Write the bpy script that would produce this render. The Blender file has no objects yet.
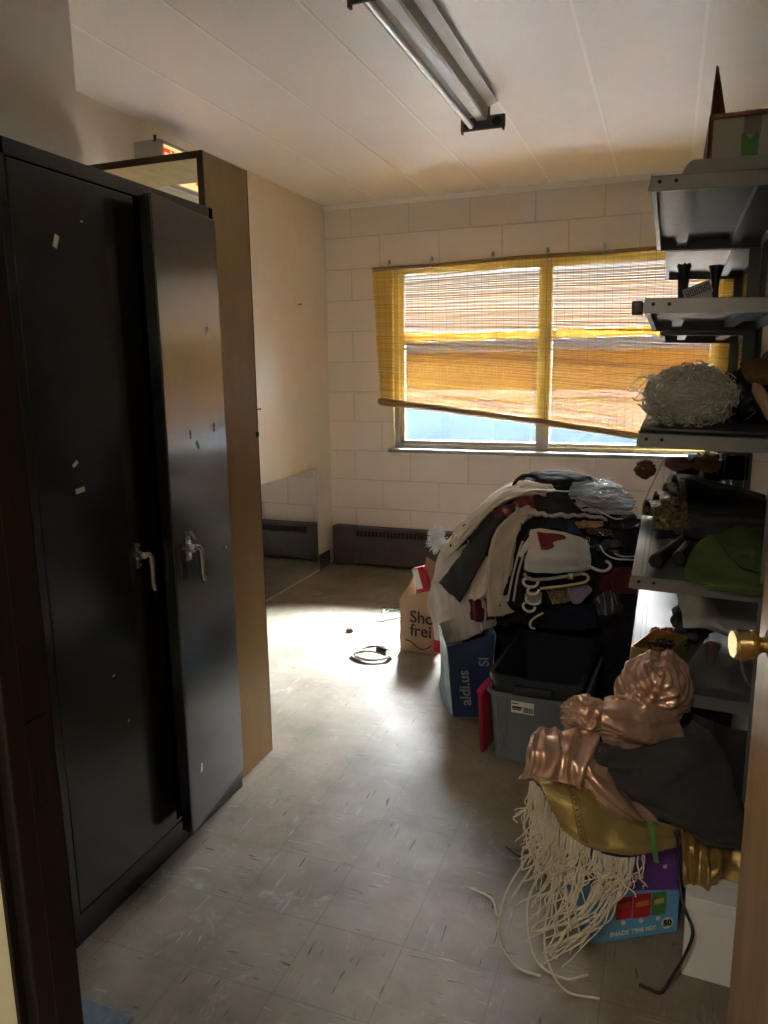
import bpy, bmesh, math, random
from mathutils import Vector, Matrix, noise

S = bpy.context.scene
# ------------------------------------------------------------------ camera
cam = bpy.data.cameras.new('camera')
cam.sensor_fit = 'VERTICAL'; cam.sensor_height = 36.0; cam.sensor_width = 27.0
cam.lens = 745.0 / 1024.0 * 36.0
cam.clip_start = 0.02; cam.clip_end = 300
camo = bpy.data.objects.new('camera', cam); S.collection.objects.link(camo)
Rm = Matrix(((0.9357, -0.0535, 0.3487), (0.3525, 0.1789, -0.9186), (-0.0132, 0.9825, 0.1863)))
q = Rm.to_quaternion().normalized()
camo.rotation_mode = 'QUATERNION'; camo.rotation_quaternion = q
camo.location = (0, 0, 1.36)
S.camera = camo
# ------------------------------------------------------------------ sky, light, exposure
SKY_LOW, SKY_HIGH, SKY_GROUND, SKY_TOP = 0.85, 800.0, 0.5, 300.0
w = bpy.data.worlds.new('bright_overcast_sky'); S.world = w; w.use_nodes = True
nt = w.node_tree; nt.nodes.clear()
tc = nt.nodes.new('ShaderNodeTexCoord'); sx = nt.nodes.new('ShaderNodeSeparateXYZ')
nt.links.new(tc.outputs['Generated'], sx.inputs[0])
def wmap(sock, a0, a1, b0, b1):
    n_ = nt.nodes.new('ShaderNodeMapRange'); n_.interpolation_type = 'SMOOTHSTEP'
    for k, v_ in enumerate((a0, a1, b0, b1)): n_.inputs[k + 1].default_value = v_
    nt.links.new(sock, n_.inputs[0]); return n_.outputs[0]
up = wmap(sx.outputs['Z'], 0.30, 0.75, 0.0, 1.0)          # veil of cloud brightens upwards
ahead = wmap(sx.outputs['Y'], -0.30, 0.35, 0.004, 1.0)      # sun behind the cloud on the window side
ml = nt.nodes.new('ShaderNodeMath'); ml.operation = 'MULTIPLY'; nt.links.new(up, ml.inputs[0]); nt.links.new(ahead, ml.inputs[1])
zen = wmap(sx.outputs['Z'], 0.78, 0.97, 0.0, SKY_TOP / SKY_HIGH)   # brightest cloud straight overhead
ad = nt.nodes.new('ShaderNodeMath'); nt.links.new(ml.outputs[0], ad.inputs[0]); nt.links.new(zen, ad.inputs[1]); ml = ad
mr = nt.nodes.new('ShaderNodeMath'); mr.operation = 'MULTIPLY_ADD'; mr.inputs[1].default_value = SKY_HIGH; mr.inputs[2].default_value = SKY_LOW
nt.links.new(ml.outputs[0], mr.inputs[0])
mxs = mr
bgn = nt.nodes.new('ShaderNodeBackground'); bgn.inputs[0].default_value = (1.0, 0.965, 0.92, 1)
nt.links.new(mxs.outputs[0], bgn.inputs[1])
wo = nt.nodes.new('ShaderNodeOutputWorld'); nt.links.new(bgn.outputs[0], wo.inputs[0])

SUN_POWER = 0.0
pl_ = bpy.data.lights.new('window_portal', 'AREA'); pl_.shape = 'RECTANGLE'; pl_.size = 2.1; pl_.size_y = 1.2
pl_.cycles.is_portal = True
po = bpy.data.objects.new('window_portal', pl_); S.collection.objects.link(po)
po.location = (-0.72, 5.02, 1.42); po.rotation_euler = (-math.pi / 2, 0, 0)

HALL_FILL_POWER = 7.5
hl = bpy.data.lights.new('hall_fill', 'AREA'); hl.shape = 'DISK'; hl.size = 0.3; hl.energy = HALL_FILL_POWER; hl.color = (1, 0.86, 0.7)  # unseen lamp added behind the camera to fill the front of the room
ho = bpy.data.objects.new('hall_fill', hl); S.collection.objects.link(ho); ho.location = (-0.3, -0.9, 2.40)

S.view_settings.view_transform = 'Standard'; S.view_settings.look = 'None'
S.view_settings.gamma = 1.0; S.view_settings.use_curve_mapping = False
S.view_settings.exposure = 1.48
S.cycles.max_bounces = 10; S.cycles.diffuse_bounces = 6; S.cycles.glossy_bounces = 5
S.cycles.transmission_bounces = 8; S.cycles.transparent_max_bounces = 24
S.cycles.caustics_reflective = False; S.cycles.caustics_refractive = False
S.cycles.sample_clamp_indirect = 10.0
S.cycles.use_denoising = True

# ------------------------------------------------------------------ helpers
def mat(name, col, rough=0.6, metal=0.0, var=0.0, vscale=6.0, bump=0.0, bscale=40.0, spec=0.5, sheen=0.0,
        coat=0.0, alpha=1.0, stretch=(1, 1, 1), col2=None, rvar=0.0):
    m = bpy.data.materials.new(name); m.use_nodes = True
    n = m.node_tree; p = n.nodes['Principled BSDF']
    p.inputs['Base Color'].default_value = (*col, 1); p.inputs['Roughness'].default_value = rough
    p.inputs['Metallic'].default_value = metal; p.inputs['Specular IOR Level'].default_value = spec
    if sheen: p.inputs['Sheen Weight'].default_value = sheen
    if coat: p.inputs['Coat Weight'].default_value = coat; p.inputs['Coat Roughness'].default_value = 0.12
    if alpha < 1: p.inputs['Alpha'].default_value = alpha
    if var or bump or rvar:
        t = n.nodes.new('ShaderNodeTexCoord'); mp = n.nodes.new('ShaderNodeMapping')
        mp.inputs['Scale'].default_value = stretch
        n.links.new(t.outputs['Object'], mp.inputs[0])
    if var or rvar:
        nz = n.nodes.new('ShaderNodeTexNoise'); nz.inputs['Scale'].default_value = vscale; nz.inputs['Detail'].default_value = 6
        nz.inputs['Roughness'].default_value = 0.6
        n.links.new(mp.outputs[0], nz.inputs['Vector'])
    if var:
        rp = n.nodes.new('ShaderNodeValToRGB')
        c2 = col2 or tuple(min(1, c * (1 + var)) for c in col); c1 = col if col2 else tuple(c * (1 - var) for c in col)
        rp.color_ramp.elements[0].color = (*c1, 1); rp.color_ramp.elements[1].color = (*c2, 1)
        rp.color_ramp.elements[0].position = 0.32; rp.color_ramp.elements[1].position = 0.68
        n.links.new(nz.outputs[0], rp.inputs[0]); n.links.new(rp.outputs[0], p.inputs['Base Color'])
    if rvar:
        r2 = n.nodes.new('ShaderNodeMapRange'); r2.inputs[1].default_value = 0.3; r2.inputs[2].default_value = 0.7
        r2.inputs[3].default_value = max(0.02, rough - rvar); r2.inputs[4].default_value = min(1, rough + rvar)
        n.links.new(nz.outputs[0], r2.inputs[0]); n.links.new(r2.outputs[0], p.inputs['Roughness'])
    if bump:
        nb = n.nodes.new('ShaderNodeTexNoise'); nb.inputs['Scale'].default_value = bscale; nb.inputs['Detail'].default_value = 4
        n.links.new(mp.outputs[0], nb.inputs['Vector'])
        b = n.nodes.new('ShaderNodeBump'); b.inputs['Strength'].default_value = bump; b.inputs['Distance'].default_value = 0.01
        n.links.new(nb.outputs[0], b.inputs['Height']); n.links.new(b.outputs[0], p.inputs['Normal'])
    return m

def link(name, me, m=None, parent=None):
    o = bpy.data.objects.new(name, me); S.collection.objects.link(o)
    if m is not None: me.materials.append(m)
    if parent is not None: o.parent = parent
    return o

def tag(o, label=None, cat=None, group=None, kind=None):
    if label: o['label'] = label
    if cat: o['category'] = cat
    if group: o['group'] = group
    if kind: o['kind'] = kind
    return o

def empty(name, loc=(0, 0, 0), rz=0.0, label=None, cat=None, group=None):
    o = bpy.data.objects.new(name, None); S.collection.objects.link(o)
    o.empty_display_size = 0.05; o.location = loc; o.rotation_euler = (0, 0, rz)
    return tag(o, label, cat, group)

class MB:
    """collects shapes into one mesh"""
    def __init__(s): s.b = bmesh.new()
    def box(s, x0, x1, y0, y1, z0, z1, bev=0.0, rot=None, seg=2):
        r = bmesh.ops.create_cube(s.b, size=1.0)['verts']
        c = Vector(((x0 + x1) / 2, (y0 + y1) / 2, (z0 + z1) / 2))
        for v in r: v.co = Vector((v.co.x * (x1 - x0), v.co.y * (y1 - y0), v.co.z * (z1 - z0)))
        if bev:
            ed = {e for v in r for e in v.link_edges}
            rr = bmesh.ops.bevel(s.b, geom=list(ed), offset=bev, segments=seg, affect='EDGES', profile=0.5)
            r = list({v for f in rr['faces'] for v in f.verts} | {v for v in r if v.is_valid})
        for v in r:
            if rot is not None: v.co = rot @ v.co
            v.co += c
        return s
    def obox(s, c, ax, ay, az, hx, hy, hz, bev=0.0):
        """box about centre c with axis vectors"""
        r = Matrix((Vector(ax).normalized(), Vector(ay).normalized(), Vector(az).normalized())).transposed()
        return s.box(c[0] - hx, c[0] + hx, c[1] - hy, c[1] + hy, c[2] - hz, c[2] + hz, bev, r)
    def tube(s, pts, r, n=8, closed=False, caps=True):
        pts = [Vector(p) for p in pts]; N = len(pts); rings = []
        rr = r if hasattr(r, '__len__') else [r] * N
        up = None
        for i, p in enumerate(pts):
            a = pts[(i - 1) % N] if (i > 0 or closed) else p; c = pts[(i + 1) % N] if (i < N - 1 or closed) else p
            t = (c - a)
            if t.length < 1e-9: t = Vector((0, 0, 1))
            t.normalize()
            if up is None:
                up = Vector((0, 0, 1)) if abs(t.z) < 0.9 else Vector((1, 0, 0))
            u = up - t * up.dot(t)
            if u.length < 1e-6: u = t.orthogonal()
            u.normalize(); up = u; v = t.cross(u)
            rings.append([s.b.verts.new(p + (u * math.cos(2 * math.pi * k / n) + v * math.sin(2 * math.pi * k / n)) * rr[i]) for k in range(n)])
        for i in range(N if closed else N - 1):
            A, B = rings[i], rings[(i + 1) % N]
            for k in range(n): s.b.faces.new((A[k], A[(k + 1) % n], B[(k + 1) % n], B[k]))
        if caps and not closed:
            s.b.faces.new(rings[0][::-1]); s.b.faces.new(rings[-1])
        return s
    def lathe(s, prof, c=(0, 0, 0), axis='z', n=24, mtx=None):
        """prof: list of (r, h)"""
        rings = []
        for r, h in prof:
            ring = []
            for k in range(n):
                a = 2 * math.pi * k / n
                p = Vector((r * math.cos(a), r * math.sin(a), h))
                if axis == 'x': p = Vector((p.z, p.x, p.y))
                elif axis == 'y': p = Vector((p.y, p.z, p.x))
                if mtx is not None: p = mtx @ p
                ring.append(s.b.verts.new(p + Vector(c)))
            rings.append(ring)
        for i in range(len(rings) - 1):
            for k in range(n): s.b.faces.new((rings[i][k], rings[i][(k + 1) % n], rings[i + 1][(k + 1) % n], rings[i + 1][k]))
        s.b.faces.new(rings[0][::-1]); s.b.faces.new(rings[-1])
        return s
    def prism(s, poly, a, b):
        """poly of 3D points extruded by vector b-a direction: list pts, offset vector"""
        v0 = [s.b.verts.new(Vector(p) + Vector(a)) for p in poly]; v1 = [s.b.verts.new(Vector(p) + Vector(b)) for p in poly]
        n = len(poly)
        s.b.faces.new(v0[::-1]); s.b.faces.new(v1)
        for i in range(n): s.b.faces.new((v0[i], v0[(i + 1) % n], v1[(i + 1) % n], v1[i]))
        return s
    def grid(s, P, th=0.0):
        """P[i][j] points -> sheet with thickness th (offset against the normal)"""
        R, Cn = len(P), len(P[0])
        def norm(i, j):
            a = P[min(i + 1, R - 1)][j] - P[max(i - 1, 0)][j]; b = P[i][min(j + 1, Cn - 1)] - P[i][max(j - 1, 0)]
            c = a.cross(b)
            return c.normalized() if c.length > 1e-12 else Vector((0, 0, 1))
        top = [[s.b.verts.new(P[i][j]) for j in range(Cn)] for i in range(R)]
        for i in range(R - 1):
            for j in range(Cn - 1): s.b.faces.new((top[i][j], top[i + 1][j], top[i + 1][j + 1], top[i][j + 1]))
        if th:
            bot = [[s.b.verts.new(P[i][j] - norm(i, j) * th) for j in range(Cn)] for i in range(R)]
            for i in range(R - 1):
                for j in range(Cn - 1): s.b.faces.new((bot[i][j + 1], bot[i + 1][j + 1], bot[i + 1][j], bot[i][j]))
            for j in range(Cn - 1):
                s.b.faces.new((top[0][j + 1], bot[0][j + 1], bot[0][j], top[0][j])); s.b.faces.new((top[-1][j], bot[-1][j], bot[-1][j + 1], top[-1][j + 1]))
            for i in range(R - 1):
                s.b.faces.new((top[i][0], bot[i][0], bot[i + 1][0], top[i + 1][0])); s.b.faces.new((top[i + 1][-1], bot[i + 1][-1], bot[i][-1], top[i][-1]))
        return s
    def ball(s, c, r, sub=3, sc=(1, 1, 1), amp=0.0, freq=8.0, seed=0.0):
        rr = bmesh.ops.create_icosphere(s.b, subdivisions=sub, radius=1.0)['verts']
        for v in rr:
            d = v.co.copy()
            k = 1 + (amp * noise.fractal(d * freq + Vector((seed, seed * 1.7, 0)), 0.9, 2.1, 4) if amp else 0)
            v.co = Vector((d.x * sc[0], d.y * sc[1], d.z * sc[2])) * r * k + Vector(c)
        return s
    def build(s, name, m, parent=None, smooth=False, angle=None):
        me = bpy.data.meshes.new(name)
        bmesh.ops.recalc_face_normals(s.b, faces=s.b.faces[:])
        if smooth:
            for f in s.b.faces: f.smooth = True
            ang = math.radians(angle if angle else 40)
            for e in s.b.edges:
                if len(e.link_faces) == 2 and e.calc_face_angle(0) > ang: e.smooth = False
        s.b.to_mesh(me); s.b.free()
        return link(name, me, m, parent)

def cr(a, b, c, d, t):
    return 0.5 * ((2 * b) + (c - a) * t + (2 * a - 5 * b + 4 * c - d) * t * t + (3 * b - a - 3 * c + d) * t * t * t)

def upsample(ctrl, per):
    C = [[Vector(p[:3]) for p in r] for r in ctrl]
    def line(L, k):
        out = []; n = len(L)
        for i in range(n - 1):
            a = L[i - 1] if i > 0 else L[i] * 2 - L[i + 1]; d = L[i + 2] if i + 2 < n else L[i + 1] * 2 - L[i]
            for t in range(k): out.append(cr(a, L[i], L[i + 1], d, t / k))
        out.append(L[-1]); return out
    rows = [line(r, per) for r in C]
    cols = [line([rows[i][j] for i in range(len(rows))], per) for j in range(len(rows[0]))]
    return [[cols[j][i] for j in range(len(cols))] for i in range(len(cols[0]))]

VIEW = Vector((0, -1, 0.3))
def sheet(ctrl, per=9, amp=0.008, freq=14.0, seed=0.0, pleat=None, ridge=0.0, rfreq=9.0, edge=0.0, swirl=None, th=0.005, mb=None, fold=None):
    P = upsample(ctrl, per); R, Cn = len(P), len(P[0])
    # orient rows so that the normal faces out into the room
    i, j = R // 2, Cn // 2
    nn = (P[min(i + 1, R - 1)][j] - P[max(0, i - 1)][j]).cross(P[i][min(j + 1, Cn - 1)] - P[i][max(0, j - 1)])
    flip = nn.dot(Vector((0, 0, 1.36)) - P[i][j]) < 0
    if flip: P = [r[::-1] for r in P]
    Wd = sum((P[R // 2][j + 1] - P[R // 2][j]).length for j in range(Cn - 1)); Hd = sum((P[i + 1][Cn // 2] - P[i][Cn // 2]).length for i in range(R - 1))
    out = []
    for i in range(R):
        row = []
        for j in range(Cn):
            p = P[i][j]
            a = P[min(i + 1, R - 1)][j] - P[max(i - 1, 0)][j]; b = P[i][min(j + 1, Cn - 1)] - P[i][max(j - 1, 0)]
            n = a.cross(b)
            n = n.normalized() if n.length > 1e-12 else Vector((0, -1, 0))
            q_ = p * freq + Vector((seed * 3.1, seed, -seed * 2.3))
            d = amp * noise.fractal(q_, 1.0, 2.0, 4)
            if ridge:
                v = noise.noise(p * rfreq + Vector((seed, -seed, seed * 2)) + 0.35 * Vector(noise.noise_vector(p * rfreq * 0.7)))
                d += ridge * (1 - 2.6 * abs(v))
                v2 = noise.noise(p * rfreq * 2.3 + Vector((seed * 5, 1, 2)))
                d += 0.4 * ridge * (1 - 2.6 * abs(v2))
            if fold:
                fu, fv = Wd * j / (Cn - 1), Hd * i / (R - 1)
                if len(fold) > 2 and fold[2] == 'v': fu, fv = fv, fu
                wv = noise.noise(Vector((fu * fold[1] + 0.8 * noise.noise(Vector((fv * 6, fu * 5, seed))), fv * 2.2, seed * 1.3)))
                w2 = noise.noise(Vector((fu * fold[1] * 2.1, fv * 5, seed * 2.7 + 9)))
                d += fold[0] * (1.0 - 3.0 * abs(wv)) + 0.35 * fold[0] * (1 - 3 * abs(w2))
            if pleat:
                k, pa, ax = pleat[0], pleat[1], pleat[2] if len(pleat) > 2 else 'u'
                t = (j / (Cn - 1)) if ax == 'u' else (i / (R - 1))
                d += pa * math.sin(2 * math.pi * (k * t + 0.35 * noise.noise(p * 7 + Vector((seed, 0, 0)))))
            if swirl:
                c, k, sa = Vector(swirl[0]), swirl[1], swirl[2]
                rr = (p - c).length; ang = math.atan2((p - c).z, (p - c).x)
                d += sa * math.sin(rr * k + ang + 2.2 * noise.noise(p * 10))
            q2 = p + n * d
            if edge and (i in (0, R - 1) or j in (0, Cn - 1)):
                q2 += Vector(noise.noise_vector(p * 25 + Vector((seed, 0, 0)))) * edge
            row.append(q2)
        out.append(row)
    global LAST
    LAST = out
    mb = mb or MB(); mb.grid(out, th)
    return mb

def cloth(name, key, m, parent=None, **kw):
    return sheet(CTRL[key] if isinstance(key, str) else key, **kw).build(name, m, parent, smooth=True, angle=75)

def text_obj(name, body, size, m, loc, xdir, ydir, parent=None, ext=0.0006, bold=0.0, space=1.0):
    cu = bpy.data.curves.new(name, 'FONT'); cu.body = body; cu.size = size; cu.extrude = ext; cu.offset = bold
    cu.align_x = 'CENTER'; cu.align_y = 'CENTER'; cu.space_character = space
    t = bpy.data.objects.new(name, cu); S.collection.objects.link(t)
    dg = bpy.context.evaluated_depsgraph_get()
    me = bpy.data.meshes.new_from_object(t.evaluated_get(dg))
    bpy.data.objects.remove(t); bpy.data.curves.remove(cu)
    X = Vector(xdir).normalized(); Y = Vector(ydir).normalized(); Z = X.cross(Y)
    M4 = Matrix((X, Y, Z)).transposed().to_4x4(); M4.translation = Vector(loc)
    me.transform(M4)
    me.materials.clear()
    return link(name, me, m, parent)

def rrect(hx, hy, r, n=5):
    out = []
    for cx, cy, a0 in ((hx - r, hy - r, 0), (-hx + r, hy - r, 90), (-hx + r, -hy + r, 180), (hx - r, -hy + r, 270)):
        for k in range(n + 1):
            a = math.radians(a0 + 90 * k / n); out.append((cx + r * math.cos(a), cy + r * math.sin(a)))
    return out

def tub(mb, hx, hy, h, taper, r, th=0.004, lip=0.012, liph=0.02, z0=0.0):
    """open tapered container; hx,hy half sizes at the rim"""
    prof = [(-taper, 0), (-taper * 0.5, h * 0.5), (0, h - liph), (lip, h - liph), (lip, h), (-th, h), (-th, h - liph), (-taper * 0.5 - th, h * 0.5), (-taper - th, th)]
    rings = []
    for off, z in prof:
        rings.append([mb.b.verts.new((x, y, z + z0)) for x, y in rrect(hx + off, hy + off, max(0.01, r + off))])
    n = len(rings[0])
    for i in range(len(rings) - 1):
        for k in range(n): mb.b.faces.new((rings[i][k], rings[i][(k + 1) % n], rings[i + 1][(k + 1) % n], rings[i + 1][k]))
    mb.b.faces.new(rings[0][::-1]); mb.b.faces.new(rings[-1])
    return mb

def structure(o, label=None): return tag(o, label, None, None, 'structure')
PI = math.pi
CTRL = {
'shirt_left': [[(-0.91,3.153,0.572),(-0.837,3.087,0.637),(-0.764,3.046,0.686)],[(-0.95,3.114,0.453),(-0.831,2.97,0.523),(-0.728,2.906,0.569)],[(-0.952,3.058,0.361),(-0.809,2.893,0.415),(-0.684,2.82,0.449)],[(-0.872,2.915,0.224),(-0.753,2.817,0.264),(-0.643,2.771,0.335)]],
'shirt_left2': [[(-0.736,2.94,0.582),(-0.692,2.929,0.609),(-0.62,2.888,0.603)],[(-0.727,2.872,0.472),(-0.67,2.846,0.485),(-0.618,2.829,0.495)],[(-0.721,2.822,0.318),(-0.656,2.793,0.327),(-0.597,2.78,0.367)]],
'cream_top': [[(-0.467,3.147,0.882),(-0.587,3.229,0.874),(-0.68,3.25,0.836),(-0.75,3.168,0.774),(-0.847,3.159,0.675),(-0.94,3.206,0.567)],[(-0.446,3.094,0.866),(-0.546,3.122,0.861),(-0.629,3.112,0.829),(-0.709,3.068,0.763),(-0.793,3.04,0.672),(-0.89,3.083,0.571)],[(-0.451,3.047,0.844),(-0.536,3.066,0.841),(-0.617,3.056,0.809),(-0.685,3.022,0.752),(-0.762,2.989,0.663),(-0.856,3.012,0.564)]],
'black_shawl': [[(-0.848,3.11,0.645),(-0.773,3.081,0.709),(-0.652,3.026,0.761),(-0.572,3.04,0.805)],[(-0.846,3.056,0.607),(-0.755,3.013,0.676),(-0.656,2.987,0.73),(-0.557,2.966,0.757)],[(-0.857,3.031,0.568),(-0.746,2.975,0.65),(-0.657,2.957,0.702),(-0.561,2.93,0.722)]],
'black_angular': [[(-0.704,2.977,0.717),(-0.654,2.975,0.749),(-0.598,2.966,0.771)],[(-0.769,2.931,0.611),(-0.702,2.901,0.644),(-0.641,2.888,0.677)],[(-0.819,2.928,0.535),(-0.746,2.88,0.57),(-0.664,2.849,0.61)],[(-0.876,2.957,0.465),(-0.813,2.877,0.454),(-0.749,2.815,0.436)]],
'red_top': [[(-0.701,3.07,0.763),(-0.615,3.048,0.798),(-0.546,3.055,0.825),(-0.476,3.079,0.85)],[(-0.681,3.024,0.747),(-0.598,3.004,0.777),(-0.53,3.012,0.804),(-0.461,3.035,0.828)],[(-0.647,2.966,0.722),(-0.577,2.966,0.756),(-0.51,2.976,0.782),(-0.442,2.999,0.807)]],
'trousers': [[(-0.542,2.99,0.803),(-0.501,2.986,0.81),(-0.459,2.955,0.793)],[(-0.616,2.937,0.734),(-0.567,2.935,0.754),(-0.517,2.905,0.742)],[(-0.636,2.867,0.649),(-0.586,2.855,0.663),(-0.534,2.838,0.663)],[(-0.638,2.81,0.56),(-0.59,2.791,0.561),(-0.543,2.771,0.55)],[(-0.618,2.762,0.473),(-0.576,2.749,0.477),(-0.539,2.74,0.479)],[(-0.608,2.739,0.412),(-0.563,2.727,0.421),(-0.508,2.724,0.447)]],
'cream_crumple': [[(-0.663,2.88,0.619),(-0.634,2.858,0.61),(-0.602,2.825,0.579)],[(-0.704,2.845,0.524),(-0.657,2.821,0.527),(-0.612,2.802,0.527)],[(-0.714,2.824,0.462),(-0.679,2.8,0.451),(-0.633,2.789,0.48)]],
'maroon_low': [[(-0.71,2.84,0.441),(-0.656,2.82,0.46),(-0.599,2.8,0.464)],[(-0.693,2.809,0.368),(-0.647,2.789,0.371),(-0.593,2.777,0.397)]],
'black_jacket': [[(-0.518,2.911,0.737),(-0.459,2.936,0.768),(-0.391,2.947,0.778)],[(-0.535,2.861,0.678),(-0.486,2.869,0.699),(-0.42,2.869,0.704)],[(-0.548,2.794,0.572),(-0.51,2.798,0.594),(-0.464,2.799,0.606)],[(-0.568,2.75,0.457),(-0.523,2.74,0.457),(-0.472,2.735,0.464)]],
'white_shirt': [[(-0.476,2.874,0.736),(-0.42,2.878,0.745),(-0.343,2.877,0.736),(-0.26,2.877,0.709)],[(-0.474,2.825,0.709),(-0.409,2.81,0.71),(-0.328,2.817,0.707),(-0.249,2.838,0.686)],[(-0.473,2.787,0.66),(-0.401,2.763,0.664),(-0.321,2.771,0.661),(-0.243,2.818,0.66)],[(-0.478,2.773,0.606),(-0.399,2.759,0.606),(-0.319,2.765,0.617),(-0.24,2.818,0.625)]],
'white_sleeve': [[(-0.479,2.851,0.718),(-0.469,2.839,0.706),(-0.46,2.828,0.695)],[(-0.498,2.826,0.685),(-0.491,2.816,0.674),(-0.484,2.808,0.665)],[(-0.511,2.804,0.653),(-0.505,2.799,0.648),(-0.499,2.796,0.645)]],
'red_print': [[(-0.448,2.854,0.734),(-0.407,2.839,0.725),(-0.345,2.821,0.697)],[(-0.421,2.8,0.697),(-0.394,2.8,0.699),(-0.346,2.804,0.691)],[(-0.415,2.784,0.676),(-0.391,2.789,0.684),(-0.366,2.798,0.687)]],
'black_mid': [[(-0.505,3.073,0.851),(-0.446,3.074,0.857),(-0.357,3.075,0.853),(-0.266,3.108,0.845)],[(-0.487,3.01,0.82),(-0.421,3.009,0.823),(-0.342,3.015,0.819),(-0.259,3.042,0.811)],[(-0.462,2.957,0.786),(-0.398,2.956,0.786),(-0.321,2.97,0.784),(-0.241,3.006,0.782)]],
'grey_layer': [[(-0.548,2.983,0.801),(-0.469,2.953,0.795),(-0.375,2.949,0.792),(-0.287,2.975,0.792),(-0.206,3.006,0.778)],[(-0.546,2.955,0.782),(-0.466,2.937,0.783),(-0.373,2.935,0.782),(-0.285,2.963,0.783),(-0.198,3.001,0.77)]],
'black_fold': [[(-0.529,2.926,0.758),(-0.465,2.929,0.772),(-0.373,2.935,0.777),(-0.297,2.942,0.765)],[(-0.515,2.891,0.729),(-0.451,2.892,0.74),(-0.367,2.896,0.741),(-0.269,2.897,0.715)]],
'tan_fold': [[(-0.312,2.921,0.768),(-0.262,2.945,0.77),(-0.212,2.965,0.762)],[(-0.292,2.908,0.751),(-0.252,2.921,0.747),(-0.214,2.947,0.75)]],
'brown_fold': [[(-0.273,2.92,0.749),(-0.227,2.939,0.745),(-0.18,2.961,0.736)],[(-0.264,2.907,0.734),(-0.224,2.921,0.728),(-0.172,2.949,0.721)]],
'black_right': [[(-0.207,3.03,0.764),(-0.147,3.08,0.758),(-0.08,3.16,0.743)],[(-0.195,2.985,0.723),(-0.142,3.024,0.718),(-0.075,3.085,0.702)],[(-0.15,2.964,0.672),(-0.111,2.995,0.667),(-0.078,3.02,0.657)],[(-0.133,2.933,0.622),(-0.107,2.95,0.616),(-0.08,2.97,0.61)]],
'black_right2': [[(-0.189,2.978,0.754),(-0.137,3.03,0.754),(-0.075,3.114,0.745)],[(-0.181,2.969,0.743),(-0.136,3.012,0.741),(-0.077,3.082,0.732)]],
'grey_right': [[(-0.227,2.883,0.692),(-0.19,2.921,0.708),(-0.144,2.947,0.698)],[(-0.218,2.872,0.674),(-0.18,2.901,0.68),(-0.136,2.934,0.68)]],
'maroon_right': [[(-0.19,2.9,0.597),(-0.132,2.939,0.599),(-0.073,2.981,0.586)],[(-0.207,2.872,0.567),(-0.129,2.912,0.555),(-0.036,2.974,0.524)],[(-0.21,2.846,0.523),(-0.126,2.888,0.511),(-0.041,2.951,0.494)]],
'sequin': [[(-0.391,2.764,0.54),(-0.358,2.771,0.548),(-0.318,2.777,0.547)],[(-0.382,2.754,0.515),(-0.349,2.76,0.52),(-0.31,2.769,0.525)],[(-0.369,2.744,0.487),(-0.34,2.749,0.489),(-0.304,2.76,0.5)]],
'lavender': [[(-0.315,2.775,0.551),(-0.279,2.786,0.555),(-0.247,2.798,0.558)],[(-0.309,2.764,0.526),(-0.271,2.776,0.53),(-0.23,2.795,0.539)],[(-0.301,2.756,0.501),(-0.274,2.759,0.492),(-0.259,2.768,0.502)]],
'grey_tag': [[(-0.464,2.75,0.519),(-0.436,2.751,0.525),(-0.409,2.752,0.527)],[(-0.467,2.735,0.48),(-0.439,2.735,0.483),(-0.409,2.737,0.489)]],
'black_low': [[(-0.523,2.801,0.565),(-0.459,2.796,0.572),(-0.397,2.799,0.577)],[(-0.517,2.775,0.514),(-0.454,2.772,0.521),(-0.393,2.78,0.539)],[(-0.505,2.754,0.463),(-0.448,2.749,0.463),(-0.381,2.755,0.476)]],
'navy_low': [[(-0.356,2.772,0.473),(-0.29,2.786,0.475),(-0.225,2.81,0.481)],[(-0.367,2.76,0.439),(-0.287,2.774,0.436),(-0.21,2.802,0.442)],[(-0.384,2.745,0.392),(-0.284,2.761,0.39),(-0.201,2.792,0.396)]],
'cream_edge': [[(-0.432,3.108,0.881),(-0.572,3.147,0.869),(-0.673,3.158,0.828),(-0.744,3.104,0.764),(-0.847,3.106,0.659)],[(-0.409,3.062,0.864),(-0.541,3.07,0.853),(-0.631,3.061,0.816),(-0.703,3.025,0.754),(-0.795,2.998,0.65)]],
'wrap_top': [[(-0.349,3.12,0.877),(-0.291,3.2,0.883),(-0.234,3.328,0.867),(-0.182,3.361,0.84)],[(-0.356,3.061,0.856),(-0.28,3.097,0.853),(-0.213,3.158,0.847),(-0.131,3.277,0.816)],[(-0.328,3.014,0.827),(-0.259,3.037,0.82),(-0.192,3.089,0.814),(-0.105,3.192,0.789)],[(-0.267,2.985,0.792),(-0.214,3.012,0.786),(-0.16,3.051,0.778),(-0.122,3.107,0.777)]],
'wrap_low': [[(-0.226,2.806,0.497),(-0.183,2.839,0.527),(-0.138,2.861,0.518)],[(-0.211,2.801,0.471),(-0.167,2.827,0.482),(-0.122,2.853,0.479)],[(-0.203,2.795,0.445),(-0.158,2.817,0.443),(-0.114,2.847,0.453)]],
'satin_a': [[(-0.051,1.792,0.655),(-0.018,1.817,0.676),(0.02,1.836,0.678),(0.052,1.842,0.662),(0.075,1.838,0.632)],[(-0.07,1.739,0.635),(-0.022,1.73,0.662),(0.014,1.736,0.661),(0.052,1.766,0.641),(0.079,1.822,0.596)],[(-0.079,1.718,0.6),(-0.034,1.709,0.619),(0.009,1.724,0.619),(0.05,1.748,0.607),(0.079,1.808,0.568)],[(-0.094,1.708,0.572),(-0.047,1.7,0.581),(0.004,1.715,0.585),(0.048,1.745,0.582),(0.079,1.798,0.55)]],
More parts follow.
